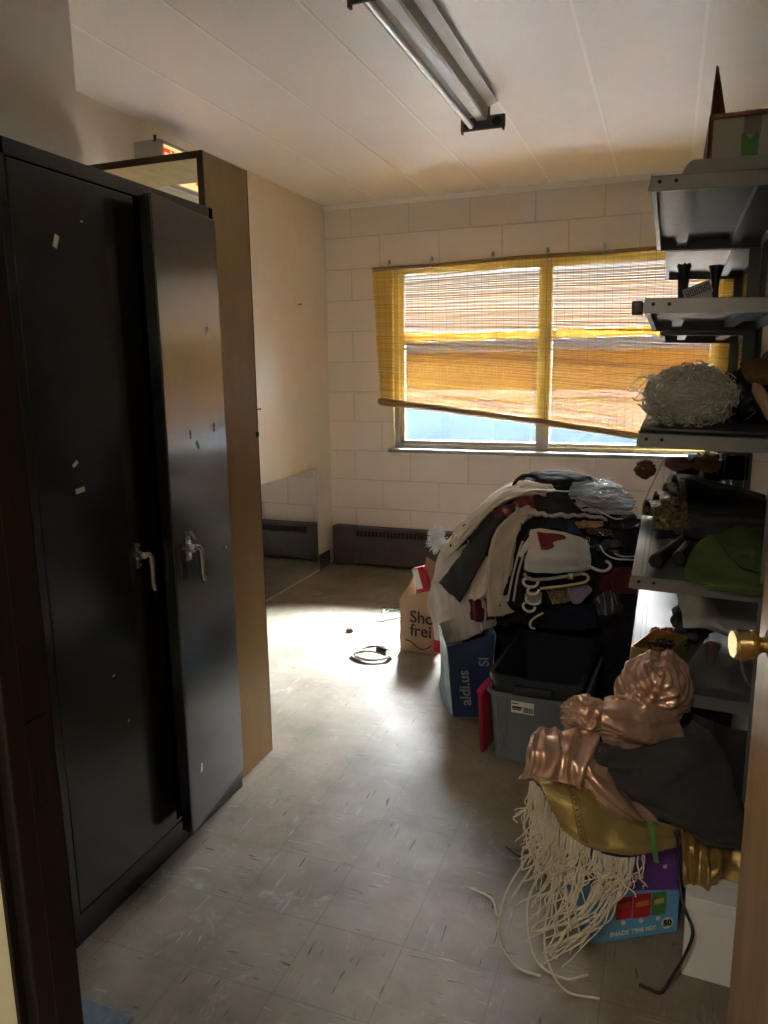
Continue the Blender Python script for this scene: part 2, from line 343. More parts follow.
'satin_b': [[(-0.1,1.716,0.582),(-0.034,1.73,0.593),(0.025,1.756,0.592),(0.072,1.799,0.589)],[(-0.104,1.664,0.574),(-0.045,1.669,0.573),(0.012,1.696,0.574),(0.07,1.763,0.565)],[(-0.104,1.652,0.549),(-0.04,1.665,0.538),(0.011,1.686,0.533),(0.062,1.743,0.531)],[(-0.099,1.681,0.512),(-0.032,1.697,0.503),(0.008,1.713,0.498),(0.049,1.744,0.502)]],
'satin_c': [[(-0.254,1.619,0.516),(-0.214,1.639,0.521),(-0.178,1.658,0.525),(-0.129,1.675,0.514),(-0.101,1.671,0.482)],[(-0.257,1.562,0.498),(-0.212,1.575,0.508),(-0.177,1.597,0.495),(-0.132,1.601,0.484),(-0.104,1.644,0.454)],[(-0.271,1.577,0.448),(-0.225,1.568,0.457),(-0.174,1.584,0.444),(-0.137,1.595,0.431),(-0.109,1.621,0.411)]],
'satin_d': [[(-0.157,1.648,0.51),(-0.14,1.661,0.519),(-0.13,1.66,0.509)],[(-0.146,1.624,0.474),(-0.124,1.612,0.476),(-0.11,1.648,0.467)],[(-0.123,1.614,0.433),(-0.102,1.608,0.448),(-0.086,1.645,0.439)],[(-0.074,1.609,0.378),(-0.056,1.608,0.404),(-0.033,1.651,0.4)],[(-0.018,1.631,0.347),(-0.004,1.62,0.357),(0.019,1.644,0.339)]],
'grey_garment': [[(-0.129,1.654,0.507),(-0.029,1.699,0.504),(0.044,1.737,0.513),(0.095,1.775,0.542)],[(-0.122,1.633,0.482),(-0.026,1.655,0.481),(0.067,1.698,0.503),(0.149,1.776,0.495)],[(-0.089,1.631,0.448),(-0.001,1.643,0.434),(0.105,1.686,0.442),(0.19,1.755,0.415)],[(-0.033,1.646,0.403),(0.048,1.647,0.374),(0.133,1.664,0.351),(0.21,1.718,0.322)],[(0.001,1.652,0.384),(0.071,1.666,0.347),(0.136,1.676,0.307),(0.212,1.697,0.278)]],
'gold_a': [[(-0.247,1.593,0.43),(-0.182,1.622,0.43),(-0.104,1.646,0.406),(-0.02,1.656,0.349),(0.033,1.668,0.327),(0.084,1.689,0.321)],[(-0.217,1.574,0.411),(-0.156,1.586,0.402),(-0.092,1.603,0.378),(-0.017,1.617,0.337),(0.033,1.644,0.321),(0.079,1.678,0.305)],[(-0.193,1.573,0.364),(-0.137,1.564,0.341),(-0.078,1.577,0.313),(-0.022,1.596,0.3),(0.027,1.631,0.301),(0.076,1.671,0.294)],[(-0.179,1.576,0.335),(-0.129,1.566,0.314),(-0.072,1.58,0.29),(-0.027,1.597,0.283),(0.021,1.63,0.284),(0.073,1.665,0.284)]],
'gold_b': [[(0.075,1.712,0.315),(0.125,1.727,0.3),(0.178,1.739,0.276),(0.222,1.749,0.258)],[(0.085,1.67,0.266),(0.126,1.669,0.248),(0.171,1.68,0.229),(0.218,1.724,0.21)],[(0.091,1.66,0.198),(0.13,1.659,0.181),(0.166,1.666,0.162),(0.218,1.699,0.162)]],
'dark_right': [[(0.083,1.877,0.528),(0.123,1.883,0.505),(0.187,1.899,0.481),(0.234,1.915,0.472)],[(0.094,1.846,0.455),(0.157,1.865,0.438),(0.205,1.877,0.422),(0.24,1.889,0.414)],[(0.16,1.83,0.367),(0.199,1.843,0.359),(0.222,1.849,0.351),(0.242,1.854,0.343)],[(0.202,1.799,0.269),(0.217,1.802,0.262),(0.229,1.804,0.254),(0.244,1.807,0.247)]],
}
PATHS = {'h0': [(-0.45, 2.737, 0.583), (-0.473, 2.735, 0.577), (-0.476, 2.73, 0.566), (-0.465, 2.724, 0.555), (-0.444, 2.721, 0.553), (-0.425, 2.724, 0.56), (-0.42, 2.731, 0.575)], 'h1': [(-0.451, 2.72, 0.549), (-0.457, 2.716, 0.54), (-0.449, 2.712, 0.53), (-0.433, 2.71, 0.528), (-0.418, 2.712, 0.535), (-0.414, 2.718, 0.546)], 'h2': [(-0.457, 2.711, 0.516), (-0.46, 2.707, 0.505), (-0.449, 2.703, 0.495), (-0.43, 2.701, 0.493), (-0.411, 2.703, 0.498), (-0.407, 2.708, 0.51)], 'h3': [(-0.463, 2.699, 0.497), (-0.469, 2.696, 0.485), (-0.46, 2.69, 0.472), (-0.443, 2.688, 0.467), (-0.428, 2.689, 0.474), (-0.423, 2.693, 0.486)], 'h4': [(-0.394, 2.702, 0.463), (-0.417, 2.697, 0.448), (-0.435, 2.692, 0.432), (-0.44, 2.688, 0.415), (-0.432, 2.685, 0.405), (-0.42, 2.685, 0.404)], 'h5': [(-0.239, 2.812, 0.624), (-0.218, 2.816, 0.615), (-0.195, 2.823, 0.609), (-0.176, 2.837, 0.614), (-0.17, 2.849, 0.625), (-0.178, 2.853, 0.637), (-0.188, 2.85, 0.641)], 'bar': [(-0.409, 2.71, 0.553), (-0.364, 2.716, 0.561), (-0.319, 2.726, 0.568), (-0.275, 2.742, 0.576), (-0.249, 2.754, 0.582), (-0.241, 2.763, 0.593), (-0.248, 2.767, 0.604), (-0.265, 2.763, 0.609)], 'bar2': [(-0.474, 2.742, 0.598), (-0.465, 2.734, 0.587), (-0.441, 2.729, 0.58), (-0.4, 2.731, 0.584), (-0.355, 2.739, 0.592), (-0.304, 2.754, 0.601), (-0.263, 2.769, 0.608)], 'w0': [(-0.213, 2.88, 0.693), (-0.196, 2.869, 0.67), (-0.17, 2.871, 0.653), (-0.141, 2.884, 0.644), (-0.106, 2.91, 0.639), (-0.073, 2.936, 0.632)], 'w1': [(-0.159, 2.888, 0.664), (-0.132, 2.899, 0.653), (-0.1, 2.924, 0.649), (-0.072, 2.953, 0.647)], 'w2': [(-0.272, 2.86, 0.715), (-0.259, 2.874, 0.724), (-0.25, 2.869, 0.715), (-0.253, 2.856, 0.702), (-0.242, 2.851, 0.691), (-0.231, 2.861, 0.697)], 'w3': [(-0.228, 2.918, 0.749), (-0.217, 2.91, 0.737), (-0.196, 2.911, 0.725), (-0.184, 2.923, 0.728)], 'w4': [(-0.212, 2.924, 0.745), (-0.203, 2.917, 0.735), (-0.208, 2.904, 0.726), (-0.229, 2.896, 0.73)], 't0': [(-0.285, 3.144, 0.876), (-0.27, 3.216, 0.883), (-0.259, 3.345, 0.878), (-0.232, 3.345, 0.888), (-0.213, 3.345, 0.891), (-0.205, 3.345, 0.883)], 't1': [(-0.502, 3.141, 0.884), (-0.483, 3.115, 0.88), (-0.424, 3.075, 0.869), (-0.365, 3.076, 0.866), (-0.319, 3.113, 0.872), (-0.278, 3.216, 0.883)], 't2': [(-0.185, 3.167, 0.846), (-0.141, 3.229, 0.827), (-0.11, 3.209, 0.805), (-0.103, 3.157, 0.793), (-0.122, 3.096, 0.79), (-0.161, 3.053, 0.8)], 't3': [(-0.214, 3.167, 0.86), (-0.193, 3.285, 0.855), (-0.178, 3.291, 0.847), (-0.178, 3.179, 0.845), (-0.196, 3.129, 0.845)], 't4': [(-0.242, 3.074, 0.851), (-0.206, 3.072, 0.835), (-0.152, 3.116, 0.819), (-0.118, 3.157, 0.806)], 't5': [(-0.241, 2.996, 0.813), (-0.205, 2.992, 0.794), (-0.171, 2.999, 0.778), (-0.142, 3.027, 0.775)], 't6': [(-0.316, 3.027, 0.852), (-0.279, 3.021, 0.84), (-0.226, 3.053, 0.833), (-0.181, 3.122, 0.835)]}

# ------------------------------------------------------------------ materials
def nodes_of(name):
    m = bpy.data.materials.new(name); m.use_nodes = True
    return m, m.node_tree, m.node_tree.nodes['Principled BSDF']

def clear_mat(name, tint, mixf, gloss=0.08, rough=0.08, col=None):
    """see-through film: transparent mixed with a soft surface"""
    m = bpy.data.materials.new(name); m.use_nodes = True; n = m.node_tree; n.nodes.clear()
    o = n.nodes.new('ShaderNodeOutputMaterial'); t = n.nodes.new('ShaderNodeBsdfTransparent'); t.inputs[0].default_value = (*tint, 1)
    p = n.nodes.new('ShaderNodeBsdfPrincipled'); p.inputs['Base Color'].default_value = (*(col or tint), 1); p.inputs['Roughness'].default_value = rough
    f = n.nodes.new('ShaderNodeFresnel'); f.inputs[0].default_value = 1.45
    a = n.nodes.new('ShaderNodeMath'); a.operation = 'MULTIPLY_ADD'; a.inputs[1].default_value = gloss * 10; a.inputs[2].default_value = mixf; a.use_clamp = True
    n.links.new(f.outputs[0], a.inputs[0])
    x = n.nodes.new('ShaderNodeMixShader'); n.links.new(a.outputs[0], x.inputs[0]); n.links.new(t.outputs[0], x.inputs[1]); n.links.new(p.outputs[0], x.inputs[2])
    n.links.new(x.outputs[0], o.inputs[0])
    return m

def glass_mat():
    m = bpy.data.materials.new('window_glass'); m.use_nodes = True; n = m.node_tree; n.nodes.clear()
    o = n.nodes.new('ShaderNodeOutputMaterial'); t = n.nodes.new('ShaderNodeBsdfTransparent'); t.inputs[0].default_value = (0.93, 0.97, 1.0, 1)
    g = n.nodes.new('ShaderNodeBsdfGlossy'); g.inputs['Roughness'].default_value = 0.02
    f = n.nodes.new('ShaderNodeFresnel'); f.inputs[0].default_value = 1.45
    x = n.nodes.new('ShaderNodeMixShader'); n.links.new(f.outputs[0], x.inputs[0]); n.links.new(t.outputs[0], x.inputs[1]); n.links.new(g.outputs[0], x.inputs[2])
    n.links.new(x.outputs[0], o.inputs[0]); return m

def block_wall_mat():
    m, n, p = nodes_of('painted_block')
    t = n.nodes.new('ShaderNodeTexCoord'); s = n.nodes.new('ShaderNodeSeparateXYZ'); c = n.nodes.new('ShaderNodeCombineXYZ')
    n.links.new(t.outputs['Object'], s.inputs[0]); n.links.new(s.outputs[0], c.inputs[0]); n.links.new(s.outputs[2], c.inputs[1])
    b = n.nodes.new('ShaderNodeTexBrick'); b.inputs['Scale'].default_value = 1.0; b.inputs['Brick Width'].default_value = 0.4064; b.inputs['Row Height'].default_value = 0.2032
    b.inputs['Mortar Size'].default_value = 0.0045; b.inputs['Mortar Smooth'].default_value = 0.4; b.offset = 0.5
    b.inputs['Color1'].default_value = (0.84, 0.755, 0.69, 1); b.inputs['Color2'].default_value = (0.81, 0.725, 0.66, 1); b.inputs['Mortar'].default_value = (0.68, 0.60, 0.54, 1)
    n.links.new(c.outputs[0], b.inputs['Vector']); n.links.new(b.outputs['Color'], p.inputs['Base Color'])
    p.inputs['Roughness'].default_value = 0.55
    nz = n.nodes.new('ShaderNodeTexNoise'); nz.inputs['Scale'].default_value = 90; n.links.new(t.outputs['Object'], nz.inputs['Vector'])
    mm = n.nodes.new('ShaderNodeMath'); mm.operation = 'MULTIPLY_ADD'; mm.inputs[1].default_value = -1.0
    ms = n.nodes.new('ShaderNodeMath'); ms.operation = 'MULTIPLY'; ms.inputs[1].default_value = 0.18; n.links.new(nz.outputs[0], ms.inputs[0])
    n.links.new(b.outputs['Fac'], mm.inputs[0]); n.links.new(ms.outputs[0], mm.inputs[2])
    bu = n.nodes.new('ShaderNodeBump'); bu.inputs['Strength'].default_value = 0.7; bu.inputs['Distance'].default_value = 0.006
    n.links.new(mm.outputs[0], bu.inputs['Height']); n.links.new(bu.outputs[0], p.inputs['Normal'])
    return m

def floor_mat():
    m, n, p = nodes_of('vinyl_tile')
    L = n.links.new; N = n.nodes.new
    t = N('ShaderNodeTexCoord'); mp = N('ShaderNodeMapping'); k = 1 / 0.2286; mp.inputs['Scale'].default_value = (k, k, k); mp.inputs['Location'].default_value = (0.3, 0.55, 0.5)
    L(t.outputs['Object'], mp.inputs[0])
    ck = N('ShaderNodeTexChecker'); ck.inputs['Scale'].default_value = 1.0; L(mp.outputs[0], ck.inputs['Vector'])
    def streak(sc, seed):
        q = N('ShaderNodeMapping'); q.inputs['Scale'].default_value = sc; q.inputs['Location'].default_value = (seed, seed * 2, 0); L(t.outputs['Object'], q.inputs[0])
        z = N('ShaderNodeTexNoise'); z.inputs['Scale'].default_value = 1.0; z.inputs['Detail'].default_value = 3; z.inputs['Distortion'].default_value = 0.5; L(q.outputs[0], z.inputs['Vector']); return z
    a, b = streak((11, 95, 1), 3.0), streak((95, 11, 1), 7.0)
    mx = N('ShaderNodeMix'); mx.data_type = 'FLOAT'; L(ck.outputs['Fac'], mx.inputs[0]); L(a.outputs[0], mx.inputs[2]); L(b.outputs[0], mx.inputs[3])
    dk = N('ShaderNodeMapRange'); dk.inputs[1].default_value = 0.665; dk.inputs[2].default_value = 0.72; L(mx.outputs[0], dk.inputs[0])
    lt = N('ShaderNodeMapRange'); lt.inputs[1].default_value = 0.36; lt.inputs[2].default_value = 0.26; L(mx.outputs[0], lt.inputs[0])
    big = N('ShaderNodeTexNoise'); big.inputs['Scale'].default_value = 2.4; big.inputs['Detail'].default_value = 7; big.inputs['Roughness'].default_value = 0.62; L(t.outputs['Object'], big.inputs['Vector'])
    base = N('ShaderNodeValToRGB'); base.color_ramp.elements[0].color = (0.165, 0.138, 0.105, 1); base.color_ramp.elements[1].color = (0.32, 0.28, 0.225, 1)
    base.color_ramp.elements[0].position = 0.36; base.color_ramp.elements[1].position = 0.66; L(big.outputs[0], base.inputs[0])
    m1 = N('ShaderNodeMix'); m1.data_type = 'RGBA'; L(dk.outputs[0], m1.inputs[0]); L(base.outputs[0], m1.inputs[6]); m1.inputs[7].default_value = (0.07, 0.058, 0.046, 1)
    m2 = N('ShaderNodeMix'); m2.data_type = 'RGBA'; ls = N('ShaderNodeMath'); ls.operation = 'MULTIPLY'; ls.inputs[1].default_value = 0.45; L(lt.outputs[0], ls.inputs[0])
    L(ls.outputs[0], m2.inputs[0]); L(m1.outputs[2], m2.inputs[6]); m2.inputs[7].default_value = (0.5, 0.47, 0.42, 1)
    br = N('ShaderNodeTexBrick'); br.inputs['Scale'].default_value = 1.0; br.inputs['Brick Width'].default_value = 1.0; br.inputs['Row Height'].default_value = 1.0; br.offset = 0.0
    br.inputs['Mortar Size'].default_value = 0.006; L(mp.outputs[0], br.inputs['Vector'])
    m3 = N('ShaderNodeMix'); m3.data_type = 'RGBA'; sm = N('ShaderNodeMath'); sm.operation = 'MULTIPLY'; sm.inputs[1].default_value = 0.4; L(br.outputs['Fac'], sm.inputs[0])
    L(sm.outputs[0], m3.inputs[0]); L(m2.outputs[2], m3.inputs[6]); m3.inputs[7].default_value = (0.10, 0.09, 0.075, 1)
    # whitish scuffs
    sc = N('ShaderNodeTexNoise'); sc.inputs['Scale'].default_value = 5.5; sc.inputs['Detail'].default_value = 9; sc.inputs['Roughness'].default_value = 0.72; sc.inputs['Distortion'].default_value = 1.6; L(t.outputs['Object'], sc.inputs['Vector'])
    sr = N('ShaderNodeMapRange'); sr.inputs[1].default_value = 0.58; sr.inputs[2].default_value = 0.75; sr.inputs[4].default_value = 0.55; L(sc.outputs[0], sr.inputs[0])
    m4 = N('ShaderNodeMix'); m4.data_type = 'RGBA'; L(sr.outputs[0], m4.inputs[0]); L(m3.outputs[2], m4.inputs[6]); m4.inputs[7].default_value = (0.55, 0.53, 0.49, 1)
    L(m4.outputs[2], p.inputs['Base Color'])
    rg = N('ShaderNodeMapRange'); rg.inputs[1].default_value = 0.3; rg.inputs[2].default_value = 0.7; rg.inputs[3].default_value = 0.36; rg.inputs[4].default_value = 0.6; L(sc.outputs[0], rg.inputs[0])
    L(rg.outputs[0], p.inputs['Roughness']); p.inputs['Specular IOR Level'].default_value = 0.26
    bu = N('ShaderNodeBump'); bu.inputs['Strength'].default_value = 0.25; bu.inputs['Distance'].default_value = 0.004; L(big.outputs[0], bu.inputs['Height']); L(bu.outputs[0], p.inputs['Normal'])
    return m

def slat_mat():
    m = bpy.data.materials.new('bamboo'); m.use_nodes = True; n = m.node_tree; n.nodes.clear(); N = n.nodes.new; L = n.links.new
    o = N('ShaderNodeOutputMaterial'); g = N('ShaderNodeNewGeometry'); r = N('ShaderNodeValToRGB')
    r.color_ramp.elements[0].color = (0.56, 0.335, 0.055, 1); r.color_ramp.elements[1].color = (0.90, 0.635, 0.145, 1)
    t = N('ShaderNodeTexCoord'); mp = N('ShaderNodeMapping'); mp.inputs['Scale'].default_value = (3, 3, 60); L(t.outputs['Object'], mp.inputs[0])
    z = N('ShaderNodeTexNoise'); z.inputs['Scale'].default_value = 1.0; L(mp.outputs[0], z.inputs['Vector'])
    ad = N('ShaderNodeMath'); ad.operation = 'MULTIPLY_ADD'; ad.inputs[1].default_value = 0.5; L(g.outputs['Random Per Island'], ad.inputs[0]); 
    h = N('ShaderNodeMath'); h.operation = 'MULTIPLY'; h.inputs[1].default_value = 0.5; L(z.outputs[0], h.inputs[0]); L(h.outputs[0], ad.inputs[2])
    L(ad.outputs[0], r.inputs[0])
    d = N('ShaderNodeBsdfDiffuse'); tr = N('ShaderNodeBsdfTranslucent'); x = N('ShaderNodeMixShader'); x.inputs[0].default_value = 0.085
    L(r.outputs[0], d.inputs[0]); L(r.outputs[0], tr.inputs[0]); L(d.outputs[0], x.inputs[1]); L(tr.outputs[0], x.inputs[2]); L(x.outputs[0], o.inputs[0])
    return m

def emit_mat(name, col, st):
    m, n, p = nodes_of(name); p.inputs['Base Color'].default_value = (*col, 1); p.inputs['Emission Color'].default_value = (*col, 1); p.inputs['Emission Strength'].default_value = st
    return m

M = {}
M['block'] = block_wall_mat()
M['plaster'] = mat('cream_plaster', (0.84, 0.765, 0.65), 0.55, var=0.04, vscale=2.5, bump=0.12, bscale=60)
M['ceiling'] = mat('ceiling_panel', (0.87, 0.84, 0.82), 0.42, var=0.03, vscale=1.6, bump=0.05, bscale=5)
M['batten'] = mat('ceiling_batten', (0.95, 0.93, 0.90), 0.3)
M['floor'] = floor_mat()
M['glass'] = glass_mat()
M['alu'] = mat('aluminium', (0.38, 0.38, 0.38), 0.38, 0.8, var=0.08, vscale=20)
M['sill'] = mat('sill_paint', (0.30, 0.29, 0.28), 0.5, var=0.2, vscale=12)
M['bamboo'] = slat_mat()
M['bamboo_rail'] = mat('bamboo_rail', (0.30, 0.19, 0.07), 0.6, var=0.25, vscale=8, stretch=(1, 6, 20))
M['thread'] = mat('thread', (0.25, 0.16, 0.06), 0.8)
M['steel'] = mat('bright_steel', (0.6, 0.6, 0.58), 0.25, 1.0)
M['heater'] = mat('brown_enamel', (0.060, 0.045, 0.040), 0.45, var=0.2, vscale=14, bump=0.05)
M['black'] = mat('black_gap', (0.008, 0.008, 0.008), 0.8)
M['locker'] = mat('charcoal_enamel', (0.155, 0.158, 0.166), 0.18, 0.92, bump=0.03, bscale=2)
M['chrome'] = mat('chrome', (0.72, 0.72, 0.72), 0.16, 1.0)
M['tape'] = mat('tape_scrap', (0.62, 0.62, 0.60), 0.5)
M['ply'] = mat('tan_board', (0.40, 0.235, 0.08), 0.42, var=0.10, vscale=5, stretch=(2, 2, 0.4), bump=0.04)
M['ply_edge'] = mat('board_edge', (0.10, 0.06, 0.025), 0.55, var=0.2, vscale=9)
M['ply_lit'] = mat('lit_board', (0.62, 0.50, 0.22), 0.45, var=0.12, vscale=9, stretch=(6, 1, 1))  # tan board with the sign's yellow light put into its colour
M['housing'] = mat('grey_housing', (0.36, 0.34, 0.31), 0.5, var=0.08)
M['white_metal'] = mat('white_metal', (0.52, 0.50, 0.47), 0.45, 0.0, var=0.06, vscale=9)
M['tube'] = mat('tube_glass', (0.50, 0.49, 0.47), 0.3, coat=0.2)
M['dark_plastic'] = mat('dark_plastic', (0.03, 0.03, 0.03), 0.4)
M['frame_brown'] = mat('dark_brown_paint', (0.006, 0.004, 0.003), 0.45, var=0.2, vscale=9)
M['door_wood'] = mat('varnished_wood', (0.33, 0.19, 0.085), 0.25, var=0.16, vscale=7, stretch=(5, 5, 0.5), coat=0.5)
M['brass'] = mat('brass', (0.64, 0.52, 0.25), 0.2, 1.0, var=0.05)
M['mirror'] = mat('mirror_glass', (0.74, 0.77, 0.82), 0.03, 1.0)
M['mirror_edge'] = mat('mirror_edge', (0.55, 0.53, 0.45), 0.3)
M['shelf'] = mat('galvanised_steel', (0.12, 0.126, 0.132), 0.42, 0.3, var=0.12, vscale=14, rvar=0.05)
M['shelf_lip'] = mat('shelf_lip_paint', (0.20, 0.21, 0.215), 0.4, 0.5, var=0.06)
M['card'] = mat('brown_card', (0.22, 0.12, 0.065), 0.8, var=0.08)
M['card_print'] = mat('printed_card', (0.40, 0.39, 0.36), 0.6, var=0.05)
M['green'] = mat('green_print', (0.09, 0.25, 0.06), 0.6)
M['white_card'] = mat('white_card', (0.84, 0.86, 0.90), 0.5, var=0.03)
M['blue_card'] = mat('blue_card', (0.13, 0.42, 0.72), 0.4)
M['purple'] = mat('purple_card', (0.14, 0.05, 0.30), 0.4)
M['red'] = mat('red_print', (0.50, 0.02, 0.035), 0.45)
M['red_plastic'] = mat('red_plastic', (0.48, 0.015, 0.05), 0.35)
M['white_ink'] = mat('white_ink', (0.75, 0.75, 0.75), 0.6)
M['dark_ink'] = mat('dark_ink', (0.03, 0.025, 0.022), 0.7)
M['kraft'] = mat('kraft_paper', (0.42, 0.29, 0.18), 0.75, var=0.08, vscale=7, bump=0.25, bscale=14)
M['navy_bag'] = mat('navy_bag', (0.025, 0.055, 0.15), 0.35, var=0.15, bump=0.15, bscale=18)
M['blue_bag'] = mat('blue_pattern', (0.08, 0.30, 0.52), 0.4, var=0.3, vscale=20, col2=(0.55, 0.68, 0.78))
M['pale_bag'] = mat('pale_lining', (0.55, 0.56, 0.53), 0.5, var=0.05)
M['clear_bin'] = clear_mat('clear_polypropylene', (0.80, 0.84, 0.86), 0.40, 0.05, 0.25, (0.42, 0.47, 0.51))
M['tote'] = mat('charcoal_tote', (0.020, 0.026, 0.034), 0.38, bump=0.05)
M['film'] = clear_mat('clear_film', (0.92, 0.93, 0.94), 0.07, 0.05, 0.12, (0.62, 0.63, 0.64))
M['lid'] = clear_mat('frosted_lid', (0.85, 0.88, 0.86), 0.55, 0.05, 0.3, (0.58, 0.60, 0.57))
M['hanger'] = mat('white_plastic', (0.70, 0.69, 0.66), 0.35)
M['hanger_tan'] = mat('cream_plastic', (0.66, 0.55, 0.30), 0.35)
M['wire'] = mat('black_wire', (0.02, 0.02, 0.022), 0.4)
def fabric(n, c, var=0.12, rough=0.85, sheen=0.15, bump=0.25, bscale=220): return mat(n, c, rough, var=var, vscale=14, bump=bump, bscale=bscale, sheen=sheen, spec=0.25)
M['f_white'] = fabric('white_cotton', (0.56, 0.56, 0.56), 0.05)
M['f_cream'] = fabric('cream_cotton', (0.62, 0.55, 0.45), 0.06)
M['f_beige'] = fabric('beige_cotton', (0.47, 0.41, 0.34), 0.06)
M['f_grey'] = fabric('grey_cotton', (0.38, 0.37, 0.36), 0.08)
M['f_black'] = fabric('black_cloth', (0.014, 0.014, 0.017), 0.2, 0.9, 0.02)
M['f_black2'] = fabric('faded_black_cloth', (0.030, 0.030, 0.034), 0.25, 0.9, 0.02)
M['f_navy'] = fabric('navy_cloth', (0.012, 0.016, 0.032), 0.2, 0.9, 0.02)
M['f_red'] = fabric('dark_red_cloth', (0.17, 0.014, 0.02), 0.2)
M['f_maroon'] = fabric('maroon_cloth', (0.08, 0.008, 0.018), 0.2)
M['f_tan'] = fabric('tan_cloth', (0.32, 0.19, 0.08), 0.2)
M['f_brown'] = fabric('brown_cloth', (0.09, 0.05, 0.03), 0.3)
M['f_lav'] = fabric('lavender_cloth', (0.28, 0.25, 0.36), 0.1)
M['f_green'] = fabric('green_cloth', (0.075, 0.120, 0.035), 0.08, 0.9, 0.0)
M['f_olive'] = fabric('olive_cloth', (0.055, 0.09, 0.028), 0.15, 0.9, 0.0)
M['f_pink'] = fabric('dusty_pink_cloth', (0.40, 0.20, 0.22), 0.15)
M['f_char'] = fabric('charcoal_jersey', (0.050, 0.050, 0.054), 0.10, 0.9, 0.05)
M['sequin'] = mat('gold_sequin', (0.30, 0.24, 0.13), 0.35, 0.7, var=0.9, vscale=160, bump=1.0, bscale=200)
M['satin'] = mat('rose_gold_satin', (0.66, 0.44, 0.33), 0.27, 0.55, var=0.08, vscale=8, bump=0.04, bscale=120)
M['gold'] = mat('gold_satin', (0.46, 0.37, 0.14), 0.36, 0.5, var=0.10, vscale=8, bump=0.05, bscale=120)
M['gold_dark'] = mat('old_gold_satin', (0.34, 0.23, 0.075), 0.36, 0.55, var=0.12, vscale=8)
M['fringe'] = mat('cream_fringe', (0.66, 0.62, 0.49), 0.6, var=0.1, vscale=30)
M['leather'] = mat('black_leather', (0.014, 0.014, 0.016), 0.55, bump=0.3, bscale=70, spec=0.3)
M['studs'] = mat('gold_beading', (0.15, 0.115, 0.055), 0.4, 0.7, var=0.95, vscale=90, bump=1.0, bscale=140)
M['wig'] = mat('white_hair', (0.75, 0.74, 0.70), 0.4, sheen=0.3)
_n = M['wig'].node_tree; _o = _n.nodes['Material Output']; _t = _n.nodes.new('ShaderNodeBsdfTranslucent'); _t.inputs[0].default_value = (0.8, 0.8, 0.77, 1)
_x = _n.nodes.new('ShaderNodeMixShader'); _x.inputs[0].default_value = 0.62
_n.links.new(_n.nodes['Principled BSDF'].outputs[0], _x.inputs[1]); _n.links.new(_t.outputs[0], _x.inputs[2]); _n.links.new(_x.outputs[0], _o.inputs[0])
M['mask_brown'] = mat('brown_leather', (0.11, 0.055, 0.03), 0.5, var=0.3, vscale=12, bump=0.3)
M['horn'] = mat('tan_horn', (0.42, 0.28, 0.18), 0.5, var=0.12, vscale=12, stretch=(3, 3, 1))
M['black_hair'] = mat('black_hair', (0.010, 0.008, 0.010), 0.5)
M['gold_foil'] = mat('gold_foil', (0.55, 0.40, 0.13), 0.3, 0.85)
M['bead_red'] = mat('red_beads', (0.30, 0.02, 0.03), 0.25)
M['plate'] = mat('plate_grey', (0.42, 0.43, 0.42), 0.45, 0.3)
M['grey_plastic'] = mat('grey_plastic_sleeve', (0.26, 0.27, 0.28), 0.35, bump=0.1, bscale=20)
M['feather'] = mat('white_feather', (0.80, 0.84, 0.88), 0.7)
M['exit_face'] = emit_mat('exit_face', (1.0, 0.62, 0.24), 0.42)
M['exit_red'] = emit_mat('exit_letters', (0.8, 0.04, 0.02), 0.2)
M['louvre'] = mat('white_louvre', (0.66, 0.64, 0.58), 0.5)
M['blue_mat'] = mat('blue_mat', (0.10, 0.13, 0.17), 0.8, var=0.2, vscale=60)
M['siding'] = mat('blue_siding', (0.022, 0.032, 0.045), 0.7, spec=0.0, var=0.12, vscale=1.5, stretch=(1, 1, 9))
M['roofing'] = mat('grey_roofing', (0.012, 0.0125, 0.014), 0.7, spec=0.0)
M['brickout'] = mat('blocker_brown', (0.016, 0.012, 0.010), 0.7)
M['outground'] = mat('bounce_white', (0.80, 0.81, 0.83), 0.8, var=0.1, vscale=0.8)

# ------------------------------------------------------------------ the room
XL, XN, XR, YB, YF, ZC = -2.22, -1.70, 0.75, 4.80, 0.39, 2.445
WT = 0.06
structure(MB().box(-2.6, 1.4, -1.4, 4.81, -0.08, 0.0).build('floor', M['floor']))
structure(MB().box(-2.6, 1.4, -1.4, 5.0, ZC, ZC + 0.1).build('ceiling', M['ceiling']))
WX0, WX1, WZ0, WZ1 = -1.745, 0.25, 0.835, 2.02
b = MB()
b.box(XL - 0.1, WX0, YB, 5.0, 0, ZC); b.box(WX1, XR + 0.1, YB, 5.0, 0, ZC); b.box(WX0, WX1, YB, 5.0, 0, WZ0); b.box(WX0, WX1, YB, 5.0, WZ1, ZC)
structure(b.build('wall_back', M['block']))
structure(MB().box(XL - 0.1, XL, 1.94, YB, 0, ZC).build('wall_left', M['plaster']))
structure(MB().box(XL - 0.1, XN, YF + WT, 1.94, 0, ZC).build('wall_left_near', M['plaster']))
structure(MB().box(XR, XR + 0.1, YF + WT, YB, 0, ZC).build('wall_right', mat('low_reflect_dark', (0.10, 0.085, 0.07), 0.6)))  # unseen wall coloured dark to keep its reflection in the locker low
DX0, DX1, DZ = -0.4825, 0.37, 2.06
b = MB(); b.box(-2.3, DX0 - 0.0, YF, YF + WT, 0, ZC); b.box(DX1 + 0.0, 1.0, YF, YF + WT, 0, ZC); b.box(DX0, DX1, YF, YF + WT, DZ, ZC)
structure(b.build('wall_front', mat('hall_paint', (0.50, 0.50, 0.36), 0.6)))
b = MB(); b.box(-2.6, 1.4, -1.4, -1.3, 0, ZC); b.box(-2.6, -2.3, -1.3, YF, 0, ZC); b.box(1.0, 1.4, -1.3, YF, 0, ZC)
structure(b.build('wall_hall', M['plaster']))
